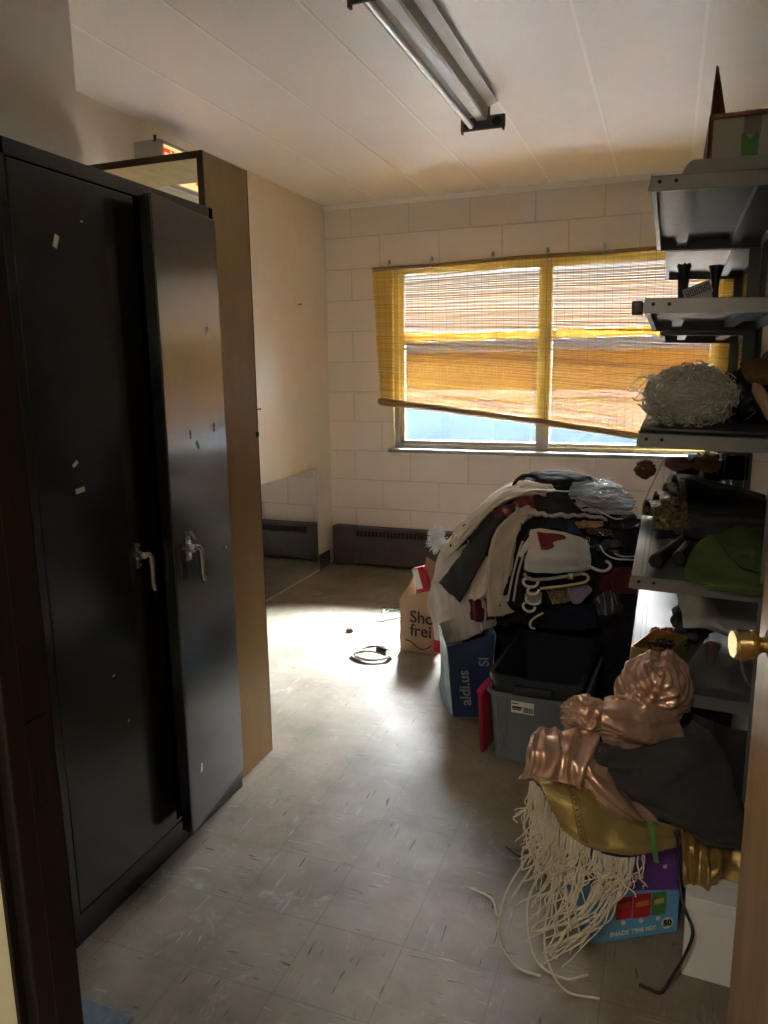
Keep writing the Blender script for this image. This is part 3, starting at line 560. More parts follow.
# ceiling battens over the panel joints
for i, x in enumerate((-1.82, -1.465, -1.095, -0.722, -0.337, 0.05, 0.42)):
    b = MB(); b.box(x - 0.006, x + 0.006, YF + WT, YB, ZC - 0.0015, ZC + 0.001)
    structure(b.build('trim_%d' % (i + 1), M['batten']))
structure(MB().box(XL, XR, YB - 0.014, YB, ZC - 0.03, ZC, 0.003).build('trim_8', M['batten']))
structure(MB().box(XL, XL + 0.012, 2.3, 4.72, 0, 0.105, 0.003).build('baseboard_left', M['heater']))

# door frame (steel, dark brown) around the doorway
b = MB()
for x, s in ((DX0, 1), (DX1, -1)):
    b.box(min(x, x + s * 0.004), max(x, x + s * 0.004), YF - 0.001, YF + WT + 0.004, 0, DZ)
    b.box(min(x, x + s * 0.016), max(x, x + s * 0.016), YF + 0.006, YF + 0.026, 0, DZ, 0.002)
    b.box(min(x, x - s * 0.05), max(x, x - s * 0.05), YF + WT, YF + WT + 0.004, 0, DZ + 0.05)
b.box(DX0 - 0.05, DX1 + 0.05, YF - 0.001, YF + WT + 0.004, DZ - 0.004, DZ + 0.05)
fr_ = structure(b.build('trim_9', M['frame_brown']), 'dark brown steel door frame')
b = MB(); b.box(DX0 + 0.0035, DX0 + 0.0055, YF + 0.032, YF + 0.058, 0.96, 1.08); b.build('strike_plate', mat('worn_brass', (0.016, 0.011, 0.008), 0.5, 0.2), fr_)
b = MB(); b.box(DX0 + 0.004, DX0 + 0.0060, YF + 0.039, YF + 0.050, 1.00, 1.035); b.build('strike_hole', M['black'], fr_)

# window: aluminium frame, mullion, transoms, panes, sill
wn = structure(empty('window_1', (-0.75, 4.9, 0.84)))
def wpart(mb, name, m):
    o = mb.build(name, m, None); o.parent = wn; o.matrix_parent_inverse = Matrix.Translation(wn.location).inverted(); return o
yf0, yf1 = 4.83, 4.90
b = MB(); b.box(WX0, WX0 + 0.035, yf0, yf1, WZ0, WZ1, 0.003); b.box(WX1 - 0.035, WX1, yf0, yf1, WZ0, WZ1, 0.003)
b.box(WX0, WX1, yf0, yf1, WZ0, WZ0 + 0.03, 0.003); b.box(WX0, WX1, yf0, yf1, WZ1 - 0.04, WZ1, 0.003)
b.box(WX0 + 0.03, WX0 + 0.065, 4.85, 4.89, WZ0 + 0.03, WZ1 - 0.04, 0.003); b.box(WX0 + 0.03, WX1 - 0.03, 4.85, 4.89, WZ0 + 0.025, WZ0 + 0.055, 0.003)
wpart(b, 'window_frame', M['alu'])
b = MB(); b.box(-0.785, -0.700, 4.825, 4.90, WZ0 + 0.02, WZ1 - 0.02, 0.004); wpart(b, 'mullion', M['alu'])
for xa, xb in ((WX0 + 0.035, -0.785), (-0.700, WX1 - 0.035)): b = MB(); b.box(xa, xb, 4.84, 4.89, 1.545, 1.60, 0.003); wpart(b, 'transom', M['alu'])
for xa, xb in ((WX0 + 0.035, -0.785), (-0.700, WX1 - 0.035)):
    for za, zb in ((WZ0 + 0.03, 1.545), (1.60, WZ1 - 0.04)):
        b = MB(); b.box(xa, xb, 4.868, 4.872, za, zb); wpart(b, 'pane', M['glass'])
b = MB(); b.box(WX0 - 0.03, WX1 + 0.03, 4.765, 4.86, WZ0 - 0.024, WZ0 + 0.002, 0.004); wpart(b, 'window_sill', M['sill'])

structure(MB().box(-4, 3, 5.0, 5.75, 2.50, 2.62).build('sky_blocker_eave', M['brickout']))  # unseen overhang added to block the overhead sky from the window
# outside: pale ground, low blue building
structure(MB().box(-40, 40, 5.3, 10.0, -0.9, -0.6).build('ground_outside', M['outground']))  # unseen white strip added to bounce daylight up to the ceiling
structure(MB().box(-40, 40, 10.0, 90, -0.9, -0.6).build('road_outside', mat('asphalt', (0.008, 0.008, 0.009), 0.9, spec=0.0)))
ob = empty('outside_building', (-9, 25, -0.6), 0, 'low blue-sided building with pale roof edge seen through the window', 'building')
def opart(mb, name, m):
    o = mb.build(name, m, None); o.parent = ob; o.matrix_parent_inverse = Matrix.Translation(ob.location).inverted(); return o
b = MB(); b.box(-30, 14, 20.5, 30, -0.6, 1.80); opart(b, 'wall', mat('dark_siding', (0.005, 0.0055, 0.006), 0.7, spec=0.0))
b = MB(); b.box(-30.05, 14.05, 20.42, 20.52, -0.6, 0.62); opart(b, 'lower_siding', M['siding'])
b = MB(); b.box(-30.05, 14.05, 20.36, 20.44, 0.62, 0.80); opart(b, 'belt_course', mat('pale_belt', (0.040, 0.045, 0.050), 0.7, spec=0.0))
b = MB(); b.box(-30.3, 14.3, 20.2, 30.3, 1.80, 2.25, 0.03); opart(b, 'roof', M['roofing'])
# ------------------------------------------------------------------ things
def rootmat(o):
    while o.parent is not None: o = o.parent
    return Matrix.LocRotScale(Vector(o.location), o.rotation_euler, None) if o.type == 'EMPTY' else Matrix.Identity(4)
def part(mb, name, m, parent, smooth=False, angle=None, label=None):
    o = mb.build(name, m, None, smooth, angle)
    o.data.transform(rootmat(parent).inverted()); o.parent = parent
    return tag(o, label)
def ptext(name, body, size, m, loc, xd, yd, parent, **k):
    o = text_obj(name, body, size, m, loc, xd, yd, None, **k)
    o.data.transform(rootmat(parent).inverted()); o.parent = parent
    return o
def solo(mb, name, m, label, cat, group=None, smooth=True, angle=60, kind=None):
    return tag(mb.build(name, m, None, smooth, angle), label, cat, group, kind)
def copy_tree(o, parent=None):
    c = o.copy(); S.collection.objects.link(c)
    if parent is not None: c.parent = parent
    for ch in list(o.children): copy_tree(ch, c)
    return c

# ---- charcoal steel locker cabinet
LX, LY0, LY1, LZ = -1.262, 1.20, 1.96, 1.828
lk = empty('storage_cabinet', (LX - 0.2, 1.58, 0), 0, 'tall charcoal steel two-door cabinet with its right door ajar', 'cabinet')
b = MB(); b.box(LX - 0.43, LX - 0.002, LY0, LY0 + 0.012, 0, LZ); b.box(LX - 0.43, LX - 0.002, LY1 - 0.012, LY1, 0, LZ)
b.box(LX - 0.43, LX - 0.002, LY0, LY1, LZ - 0.012, LZ); b.box(LX - 0.43, LX - 0.418, LY0, LY1, 0, LZ)
b.box(LX - 0.43, LX - 0.004, LY0, LY1, 0.075, 0.09)
b.box(LX - 0.03, LX, LY1 - 0.022, LY1, 0, LZ, 0.002); b.box(LX - 0.03, LX, LY0, LY0 + 0.022, 0, LZ, 0.002)
b.box(LX - 0.03, LX, LY0, LY1, LZ - 0.035, LZ, 0.002)
for z in (0.5, 0.9, 1.3): b.box(LX - 0.41, LX - 0.05, LY0 + 0.015, LY1 - 0.015, z, z + 0.02)
part(b, 'body', M['locker'], lk)
b = MB(); b.box(LX - 0.02, LX - 0.001, LY0 + 0.02, LY1 - 0.02, 0.0, 0.078, 0.002); part(b, 'plinth', M['locker'], lk)
b = MB(); b.box(LX - 0.018, LX + 0.002, LY0 + 0.022, 1.606, 0.082, LZ - 0.038, 0.003)
dl = part(b, 'door', M['locker'], lk)
# right leaf, ajar
HY, HW, TH = 1.937, 0.364, math.radians(8.5)
dM = Matrix.Translation((LX, HY, 0)) @ Matrix.Rotation(TH, 4, 'Z')   # local -y runs along the leaf
def leafbox(mb, y0, y1, x0, x1, z0, z1, bev=0.0):
    c = dM @ Vector(((x0 + x1) / 2, (y0 + y1) / 2, (z0 + z1) / 2))
    return mb.obox(c, dM.to_3x3() @ Vector((1, 0, 0)), dM.to_3x3() @ Vector((0, 1, 0)), (0, 0, 1), (x1 - x0) / 2, (y1 - y0) / 2, (z1 - z0) / 2, bev)
b = MB(); leafbox(b, -HW, 0, 0.0, 0.020, 0.082, LZ - 0.038, 0.003)
leafbox(b, -HW, -HW + 0.012, -0.012, 0.004, 0.09, LZ - 0.045)
dr = part(b, 'door', M['locker'], lk)
def lever(origin, ux, uy, parent, turn=0.0):
    """chrome escutcheon with a curved lever hanging down; ux out of the door, uy along the door"""
    ux, uy, uz = Vector(ux), Vector(uy), Vector((0, 0, 1)); o = Vector(origin)
    W = lambda a, c, d: o + ux * a + uy * c + uz * d
    mb = MB()
    r3 = Matrix((ux, uy, uz)).transposed().to_4x4()
    mb.lathe([(0.005, 0), (0.018, 0.001), (0.018, 0.004), (0.012, 0.007), (0.011, 0.020), (0.006, 0.026), (0.001, 0.027)], o, 'x', 20, r3)
    mb.obox(W(0.002, 0, 0), ux, uy, uz, 0.002, 0.014, 0.034, 0.0015)
    for s in (-1, 1): mb.lathe([(0.001, 0.003), (0.004, 0.004), (0.0035, 0.006), (0.001, 0.007)], W(0, 0, 0.026 * s), 'x', 10, r3)
    pts = [W(0.022, 0, 0.004), W(0.027, 0.005 + turn * .2, 0.003), W(0.030, 0.010 + turn * .4, -0.006), W(0.030, 0.011 + turn * .7, -0.04), W(0.028, 0.012 + turn, -0.075), W(0.030, 0.014 + turn, -0.092), W(0.034, 0.015 + turn, -0.097)]
    mb.tube(pts, [0.008, 0.008, 0.008, 0.0075, 0.007, 0.007, 0.005], 10)
    return part(mb, 'handle', M['chrome'], parent, True)
lever((LX + 0.002, 1.528, 0.900), (1, 0, 0), (0, 1, 0), dl)
rx, ry = dM.to_3x3() @ Vector((1, 0, 0)), dM.to_3x3() @ Vector((0, 1, 0))
lever(dM @ Vector((0.020, -HW + 0.075, 0.893)), rx, ry, dr, 0.012)
b = MB(); b.obox(dM @ Vector((0.026, -HW + 0.094, 0.925)), rx, (ry * 0.7 + Vector((0, 0, 0.7))), (ry * -0.7 + Vector((0, 0, 0.7))), 0.003, 0.004, 0.018, 0.001)
part(b, 'lock_key', M['chrome'], dr)
b = MB(); b.lathe([(0.006, 0), (0.006, 0.004), (0.004, 0.006), (0.001, 0.006)], dM @ Vector((0.020, -0.055, 0.84)), 'x', 12, Matrix((rx, ry, Vector((0, 0, 1)))).transposed().to_4x4()); part(b, 'lock_cylinder', M['chrome'], dr, True)
for z in (0.34, 0.92, 1.50):
    b = MB(); b.tube([(LX + 0.006, HY + 0.010, z - 0.045), (LX + 0.006, HY + 0.010, z + 0.045)], 0.006, 8); part(b, 'hinge', M['locker'], lk, True)
rnd = random.Random(4)
for y, z, a, s in ((1.337, 1.645, 1.2, 0.014), (1.335, 1.160, 0.6, 0.009), (1.343, 1.098, 0.1, 0.014), (1.42, 1.70, 0.3, 0.003), (1.40, 0.62, 0.5, 0.004), (1.44, 0.48, 0.8, 0.003)):
    u = Vector((0, math.cos(a), math.sin(a))); v = Vector((0, -math.sin(a), math.cos(a)))
    b = MB(); b.obox((LX + 0.0026, y, z), (1, 0, 0), u, v, 0.0006, s, s * 0.42); part(b, 'tape_scrap', M['tape'], dl)
for yl, z, a, s in ((-0.095, 1.475, 1.4, 0.012), (-0.235, 1.197, 1.5, 0.011), (-0.195, 1.165, 2.2, 0.012), (-0.085, 1.205, 1.5, 0.012), (-0.29, 0.245, 1.3, 0.012)):
    u = ry * math.cos(a) + Vector((0, 0, math.sin(a))); v = Vector((0, 0, math.cos(a))) - ry * math.sin(a)
    b = MB(); b.obox(dM @ Vector((0.0206, yl, z)), rx, u, v, 0.0006, s, s * 0.4); part(b, 'tape_scrap', M['tape'], dr)

# ---- tan board cabinet without a back, beyond the locker
CY0, CY1, CZ, CXR = 1.965, 2.205, 1.988, -1.288
wc = empty('wardrobe', (-1.7, 2.09, 0), 0, 'tall open-backed tan board wardrobe between the charcoal cabinet and the left wall', 'wardrobe')
b = MB(); b.box(CXR - 0.018, CXR, CY0, CY1, 0, CZ, 0.001); sp = part(b, 'side_panel', M['ply'], wc)
for e0, e1 in ((CY0 - 0.003, CY0), (CY1, CY1 + 0.003)): b = MB(); b.box(CXR - 0.020, CXR + 0.0006, e0, e1, 0, CZ + 0.001); part(b, 'edge_band', M['ply_edge'], sp)
b = MB(); b.box(-2.18, CXR - 0.018, CY0, CY1, CZ - 0.018, CZ); tp = part(b, 'top_panel', M['ply_lit'], wc)
b = MB(); b.box(-2.18, CXR - 0.018, CY0 - 0.003, CY0, CZ - 0.019, CZ + 0.001); part(b, 'edge_band', M['ply_edge'], tp)
b = MB(); b.box(-2.198, -2.18, CY0, CY1, 0, CZ, 0.001); part(b, 'side_panel', M['ply'], wc)
b = MB(); b.box(-2.18, CXR - 0.018, CY0, CY1, 0.05, 0.068); part(b, 'bottom_panel', M['ply'], wc)
b = MB(); b.lathe([(0.010, -0.001), (0.010, 0.003), (0.004, 0.006), (0.001, 0.006)], (CXR, 2.20, 1.155), 'x', 14); part(b, 'screw_cap', M['dark_plastic'], wc, True)

# ---- exit sign on the left wall
EX = -2.085
ex = empty('exit_sign', (XL, 3.0, 2.17), 0, 'grey exit sign box with lit amber face and red letters', 'sign')
b = MB(); b.box(XL, EX, 2.86, 3.16, 2.165, 2.345, 0.003); part(b, 'housing', M['housing'], ex)
b = MB(); b.box(EX, EX + 0.003, 2.880, 3.140, 2.182, 2.328); part(b, 'lit_face', M['exit_face'], ex)
b = MB(); b.box(EX, EX + 0.006, 2.865, 2.878, 2.17, 2.34); b.box(EX, EX + 0.006, 3.142, 3.155, 2.17, 2.34); b.box(EX, EX + 0.006, 2.865, 3.155, 2.168, 2.180); b.box(EX, EX + 0.006, 2.865, 3.155, 2.330, 2.342); part(b, 'bezel', M['housing'], ex)
ptext('letters', 'EXIT', 0.150, M['exit_red'], (EX + 0.0042, 3.01, 2.255), (0, 1, 0), (0, 0, 1), ex, bold=0.002)
b = MB(); b.box(XL + 0.01, EX - 0.004, 2.87, 3.15, 2.152, 2.166)
for k in range(9): b.box(XL + 0.015 + k * 0.012, XL + 0.019 + k * 0.012, 2.88, 3.14, 2.146, 2.153)
part(b, 'louvre', M['louvre'], ex)
b = MB(); b.box(EX - 0.03, EX - 0.018, 2.858, 2.866, 2.335, 2.362, 0.002); part(b, 'clip', M['dark_plastic'], ex)
sl = bpy.data.lights.new('exit_sign_downlight', 'AREA'); sl.shape = 'RECTANGLE'; sl.size = 0.08; sl.size_y = 0.24; sl.energy = 0.22; sl.color = (1, 0.70, 0.22)
slo = bpy.data.objects.new('exit_sign_downlight', sl); S.collection.objects.link(slo); slo.location = (XL + 0.065, 3.01, 2.143)

# ---- fluorescent fixture
FX, FY0, FY1 = -0.775, 2.06, 3.25
ff = empty('ceiling_light', (FX, 2.65, ZC), 0, 'bare two-tube fluorescent fixture on the ceiling, switched off', 'ceiling light')
b = MB()
b.prism([(FX - 0.022, 0, ZC - 0.001), (FX - 0.030, 0, 2.372), (FX - 0.024, 0, 2.366), (FX + 0.014, 0, 2.366), (FX + 0.020, 0, 2.372), (FX + 0.026, 0, ZC - 0.001)], (0, FY0, 0), (0, FY1, 0)); part(b, 'channel', M['white_metal'], ff)
for s, P in ((-1, [(FX - 0.028, 0, 2.398), (FX - 0.070, 0, 2.372), (FX - 0.074, 0, 2.360), (FX - 0.072, 0, 2.374), (FX - 0.028, 0, 2.402)]), (1, [(FX + 0.024, 0, 2.412), (FX + 0.062, 0, 2.428), (FX + 0.066, 0, 2.424), (FX + 0.064, 0, 2.432), (FX + 0.024, 0, 2.416)])):
    b = MB(); b.prism(P, (0, FY0 + 0.01, 0), (0, FY1 - 0.01, 0)); part(b, 'reflector_wing', M['white_metal'], ff)
b = MB(); b.tube([(FX - 0.048, FY0 + 0.016, 2.350), (FX - 0.048, FY1 - 0.016, 2.350)], 0.0125, 16); tb = part(b, 'tube', M['tube'], ff, True)
for e0 in (FY0 + 0.010, FY1 - 0.033): b = MB(); b.tube([(FX - 0.048, e0, 2.350), (FX - 0.048, e0 + 0.023, 2.350)], 0.0130, 16); part(b, 'tube_cap', M['alu'], tb, True)
for y in (FY0, FY1):
    b = MB(); b.box(FX - 0.094, FX + 0.094, y - 0.006, y + 0.006, 2.330, 2.384, 0.006); b.box(FX - 0.03, FX + 0.03, y - 0.005, y + 0.005, 2.38, 2.442, 0.003)
    for s in (-1, 1): b.box(FX + s * 0.086 - 0.004, FX + s * 0.086 + 0.004, y - 0.009, y + 0.009, 2.322, 2.334)
    ep = part(b, 'end_plate', mat('grey_end_plate', (0.075, 0.075, 0.075), 0.45), ff)
    for s in (-1, 1):
        b = MB(); b.lathe([(0.001, -0.011), (0.0185, -0.011), (0.0185, 0.011), (0.001, 0.011)], (FX + s * 0.060, y, 2.357), 'y', 20); part(b, 'socket', M['black'], ep, True)

# ---- bamboo blind
BY = 4.784
XB0, XB1 = -1.872, 0.425
bl = empty('bamboo_blind', (-0.72, BY, 2.02), 0, 'golden bamboo roll blind hanging crooked across the window', 'blind')
rnd = random.Random(11)
def bz(f, x):
    """height of blind fraction f (0 top, 1 bottom) at x"""
    t = (x - XB0) / (XB1 - XB0)
    zt = 2.005 + 0.022 * min(1, t * 1.3) + 0.004 * math.sin(x * 5)
    zb = 1.172 - 0.300 * t + 0.014 * math.sin(t * PI)
    return zt + (zb - zt) * f
b = MB(); NS = 142; slats = []
for i in range(NS):
    f = (i + 0.5) / NS; x0 = XB0 + 0.045 * f + rnd.uniform(-0.006, 0.006); x1 = XB1 + rnd.uniform(-0.006, 0.006)
    wf = rnd.uniform(0.345, 0.425) + 0.08 * noise.noise(Vector((i * 0.16, 3.0, 0))); yo = rnd.uniform(-0.0006, 0.0006) + 0.010 * math.sin(f * 2.6)
    j1, j2 = rnd.uniform(-0.0014, 0.0014), rnd.uniform(-0.0014, 0.0014)
    n = 10; prev = None
    for k in range(n + 1):
        x = x0 + (x1 - x0) * k / n; hh = wf * (bz(0, x) - bz(1, x)) / NS; z = bz(f, x) + j1 + (j2 - j1) * k / n + 0.0006 * math.sin(x * 9 + i)
        ring = [b.b.verts.new((x, BY - yo - 0.0008, z - hh)), b.b.verts.new((x, BY - yo - 0.0008, z + hh)), b.b.verts.new((x, BY - yo + 0.0008, z + hh)), b.b.verts.new((x, BY - yo + 0.0008, z - hh))]
        if prev:
            for m_ in range(4): b.b.faces.new((prev[m_], prev[(m_ + 1) % 4], ring[(m_ + 1) % 4], ring[m_]))
        prev = ring
part(b, 'slats', M['bamboo'], bl)
b = MB(); x = XB0 + 0.03
while x < XB1:
    b.tube([(x + 0.03 * f * (1 - (x - XB0) / 2.3), BY - 0.0025 - 0.010 * math.sin(f * 2.6), bz(f, x)) for f in (0, 0.15, 0.3, 0.45, 0.6, 0.75, 0.9, 1.0)], 0.0008, 4); x += 0.047 + rnd.uniform(-0.002, 0.002)
part(b, 'binding_threads', M['thread'], bl)
b = MB(); b.tube([(x, BY, bz(0, x) + 0.012) for x in (XB0, -1.4, -0.9, -0.4, 0.1, XB1)], 0.012, 10); part(b, 'head_rail', M['bamboo_rail'], bl, True)
b = MB()
for k, (dy, dz, r) in enumerate(((0, 0, 0.013), (-0.014, -0.012, 0.011), (0.004, -0.020, 0.012), (-0.010, 0.012, 0.009))):
    b.tube([(x, BY - 0.012 + dy, bz(1.0, x) - 0.006 + dz * (1.0 - 0.45 * (x - XB0) / 2.3)) for x in (XB0 + 0.03 + 0.006 * k, -1.3, -0.8, -0.3, 0.1, XB1)], r, 8)
part(b, 'bottom_rail', M['bamboo_rail'], bl, True)
for cp_ in ([(-0.73, BY - 0.018, 2.03), (-0.725, BY - 0.022, 1.6), (-0.72, BY - 0.02, 1.02)], [(-0.705, BY - 0.018, 2.03), (-0.70, BY - 0.022, 1.5), (-0.71, BY - 0.02, 1.02)]): b = MB(); b.tube(cp_, 0.0018, 6); part(b, 'pull_cord', M['thread'], bl)
for i, (x, z) in enumerate(((-1.76, 2.045), (-1.467, 2.050), (-1.071, 2.052), (-0.733, 2.052), (-0.402, 2.060))):
    b = MB(); b.tube([(x, YB - 0.001, z + 0.015), (x, BY - 0.016, z + 0.015), (x, BY - 0.022, z), (x, BY - 0.018, z - 0.03), (x, BY, z - 0.042)], 0.004, 8); b.box(x - 0.008, x + 0.008, YB - 0.004, YB, z, z + 0.03)
    part(b, 'hook', M['steel'], bl, True)

# ---- baseboard heater
ht = empty('baseboard_heater', (-1.0, YB, 0), 0, 'long dark brown baseboard heater under the window', 'heater')
HX0, HX1 = -2.17, 0.70
b = MB(); b.prism([(0, YB - 0.001, 0.015), (0, YB - 0.075, 0.015), (0, YB - 0.082, 0.03), (0, YB - 0.082, 0.215), (0, YB - 0.062, 0.222), (0, YB - 0.062, 0.256), (0, YB - 0.078, 0.260), (0, YB - 0.070, 0.279), (0, YB - 0.001, 0.281)], (HX0, 0, 0), (HX1, 0, 0)); part(b, 'cover', M['heater'], ht)
b = MB(); b.box(HX0 - 0.012, HX0 + 0.15, YB - 0.088, YB - 0.001, 0.012, 0.284, 0.004); part(b, 'end_cap', M['heater'], ht)
b = MB(); x = HX0 + 0.17
while x < HX1: b.box(x, x + 0.014, YB - 0.076, YB - 0.060, 0.222, 0.258); x += 0.028
part(b, 'grille', M['black'], ht)

# ---- frameless mirror on the floor against the left wall
mi = empty('wall_mirror', (XL, 3.8, 0), 0, 'frameless mirror sheet standing on the floor against the left wall', 'mirror')
b = MB(); b.box(XL + 0.0135, XL + 0.018, 3.05, 4.515, 0.012, 0.712); part(b, 'glass', M['mirror'], mi)
b = MB(); b.box(XL + 0.0130, XL + 0.0185, 4.515, 4.522, 0.004, 0.716); b.box(XL + 0.013, XL + 0.0185, 3.05, 4.522, 0.712, 0.716); b.box(XL + 0.0130, XL + 0.020, 3.05, 4.522, 0.0, 0.012); part(b, 'edge', M['mirror_edge'], mi)

# ---- nails in the left wall
for y, z, l in ((4.366, 1.776, 'small nail in the left wall near the far corner'), (3.80, 1.15, 'small nail low in the left wall above the mirror')):
    b = MB(); b.tube([(XL, y, z), (XL + 0.022, y, z + 0.003)], 0.0025, 8); b.tube([(XL + 0.022, y, z + 0.003), (XL + 0.025, y, z + 0.003)], 0.006, 8)
    solo(b, 'nail', M['dark_plastic'], l, 'nail')

# ---- open wooden door at the right with brass knob
FE, HG = Vector((0.141, 1.15, 0)), Vector((0.335, 0.41, 0))
du = (FE - HG).normalized(); dn = Vector((-du.y, du.x, 0))          # dn points to the left (towards the room's middle)
if dn.x > 0: dn = -dn
dd = structure(empty('door_1', HG, 0))
def dpt(s, o, z): return HG + du * s + dn * o + Vector((0, 0, z))
L_ = (FE - HG).length
b = MB(); b.obox(dpt(L_ / 2, -0.0225, 1.025), du, dn, (0, 0, 1), L_ / 2, 0.0225, 1.015, 0.003); lf = part(b, 'leaf', M['door_wood'], dd)
r3 = Matrix((dn, Vector((0, 0, 1)).cross(dn), Vector((0, 0, 1)))).transposed().to_4x4()
KP = dpt(L_ - 0.062, 0, 0.985)
b = MB(); b.lathe([(0.027, 0), (0.028, 0.004), (0.022, 0.008), (0.012, 0.010), (0.0105, 0.020), (0.014, 0.025), (0.0195, 0.029), (0.0205, 0.033), (0.0185, 0.035), (0.0205, 0.038), (0.0205, 0.054), (0.018, 0.058), (0.001, 0.058)], KP, 'x', 28, r3); part(b, 'knob', M['brass'], lf, True, 30)
r4 = Matrix((-dn, Vector((0, 0, 1)).cross(-dn), Vector((0, 0, 1)))).transposed().to_4x4()
b = MB(); b.lathe([(0.027, 0), (0.028, 0.004), (0.022, 0.008), (0.012, 0.010), (0.0105, 0.020), (0.014, 0.025), (0.0195, 0.029), (0.0205, 0.033), (0.0185, 0.035), (0.0205, 0.038), (0.0205, 0.054), (0.018, 0.058), (0.001, 0.058)], KP - dn * 0.045, 'x', 28, r4); part(b, 'knob', M['brass'], lf, True, 30)
b = MB(); b.obox(dpt(L_ + 0.0005, -0.0225, 0.955), du, dn, (0, 0, 1), 0.001, 0.012, 0.028); b.obox(dpt(L_ + 0.005, -0.0225, 0.955), du, dn, (0, 0, 1), 0.006, 0.007, 0.009, 0.002); part(b, 'latch', M['brass'], lf)
for z in (0.25, 1.02, 1.82):
    b = MB(); b.tube([(HG.x + 0.012, HG.y - 0.004, z - 0.045), (HG.x + 0.012, HG.y - 0.004, z + 0.045)], 0.007, 8); part(b, 'hinge', M['brass'], lf, True)
# ---- steel shelving
def shelving(x0, y0, y1, levels, label, top=1.80):
    W_ = 0.312; x1 = x0 + W_
    u = empty('steel_shelving', (x1, (y0 + y1) / 2, 0), 0, label, 'shelving', None)
    for z in levels:
        rl = Matrix.Rotation(0.030, 4, 'Y'); T = Matrix.Translation((x0, 0, z)) @ rl
        b = MB()
        def bx(a0, a1, c0, c1, d0, d1, bev=0.0):
            c = T @ Vector(((a0 + a1) / 2, (c0 + c1) / 2, (d0 + d1) / 2))
            b.obox(c, rl.to_3x3() @ Vector((1, 0, 0)), (0, 1, 0), rl.to_3x3() @ Vector((0, 0, 1)), (a1 - a0) / 2, (c1 - c0) / 2, (d1 - d0) / 2, bev)
        bx(0, W_, y0, y1, -0.0015, 0.0)
        bx(0.0, 0.0015, y0 + 0.004, y1 - 0.004, -0.030, 0.004); bx(W_ - 0.0015, W_, y0, y1, -0.030, 0.0)
        bx(0.0, 0.012, y0 + 0.01, y1 - 0.01, -0.030, -0.0285)
        dk = part(b, 'deck', M['shelf'], u)
        for yy, s in ((y0, 1), (y1, -1)):
            b = MB()
            poly = [(-0.005, -0.030), (0.0, 0.0), (W_, 0.0), (W_, -0.031), (0.004, -0.031)]
            b.prism([T @ Vector((px, yy, pz)) for px, pz in poly], (0, 0, 0), (0, s * 0.0016, 0))
            bx(0.004, W_, min(yy, yy + s * 0.014), max(yy, yy + s * 0.014), -0.0325, -0.031)
            part(b, 'shelf_lip', M['shelf_lip'], dk)
        for xr in (0.075, 0.235):
            b = MB()
            for i_, (a0, a1, d0, d1) in enumerate(((xr - 0.016, xr - 0.014, -0.018, -0.0016), (xr - 0.014, xr + 0.014, -0.020, -0.018), (xr + 0.014, xr + 0.016, -0.018, -0.0016))): bx(a0, a1, y0 + 0.004, y1 - 0.004, d0, d1)
            part(b, 'stiffening_rib', M['shelf'], dk)
        for xx in (0.018, 0.052):
            b = MB(); c = T @ Vector((xx, y0 - 0.0006, -0.013)); b.lathe([(0.0001, -0.0006), (0.0042, -0.0006), (0.0042, 0.0006), (0.0001, 0.0006)], c, 'y', 12)
            part(b, 'bolt_hole', M['black'], dk)
        b = MB(); yy = y0 + 0.03
        while yy < y1 - 0.02:
            for xx in (0.022, 0.034): c = T @ Vector((xx, yy, 0.0004)); b.obox(c, (1, 0, 0), (0, 1, 0), (0, 0, 1), 0.0016, 0.0035, 0.0003)
            yy += 0.016
        part(b, 'perforations', M['dark_plastic'], dk)
    for yy, s in ((y0, 1), (y1, -1)):
        b = MB(); b.box(x1, x1 + 0.002, min(yy, yy + s * 0.034), max(yy, yy + s * 0.034), 0, top); b.box(x1 - 0.034, x1 + 0.002, min(yy - s * 0.0025, yy - s * 0.0005), max(yy - s * 0.0025, yy - s * 0.0005), 0, top)
        pt = part(b, 'post', M['shelf_lip'], u)
        b = MB(); zz = 0.05
        while zz < top: b.lathe([(0.0001, -0.0004), (0.004, -0.0004), (0.004, 0.0004), (0.0001, 0.0004)], (x1 - 0.017, yy - s * 0.003, zz), 'y', 10); zz += 0.0381
        part(b, 'post_holes', M['black'], pt)
    return u
SX, SY0, SY1 = -0.060, 1.83, 2.75
Z1, Z2, Z3, Z4, Z5 = 1.770, 1.512, 1.210, 0.868, 0.590
shelving(SX, SY0, SY1, (Z1, Z2, Z3, Z4, Z5), 'grey steel shelving nearer the door, loaded with costumes and props')
shelving(SX + 0.025, 2.80, 3.70, (Z1 + 0.004, Z2 - 0.012), 'grey steel shelving by the window, behind the loaded shelving')
b = MB(); b.box(SX - 0.028, SX - 0.004, SY0 - 0.010, SY0 + 0.05, Z2 - 0.034, Z2 - 0.006, 0.002); 
solo(b, 'shelf_bracket', M['dark_plastic'], 'loose black bracket at the free corner of the second shelf from the top', 'bracket')

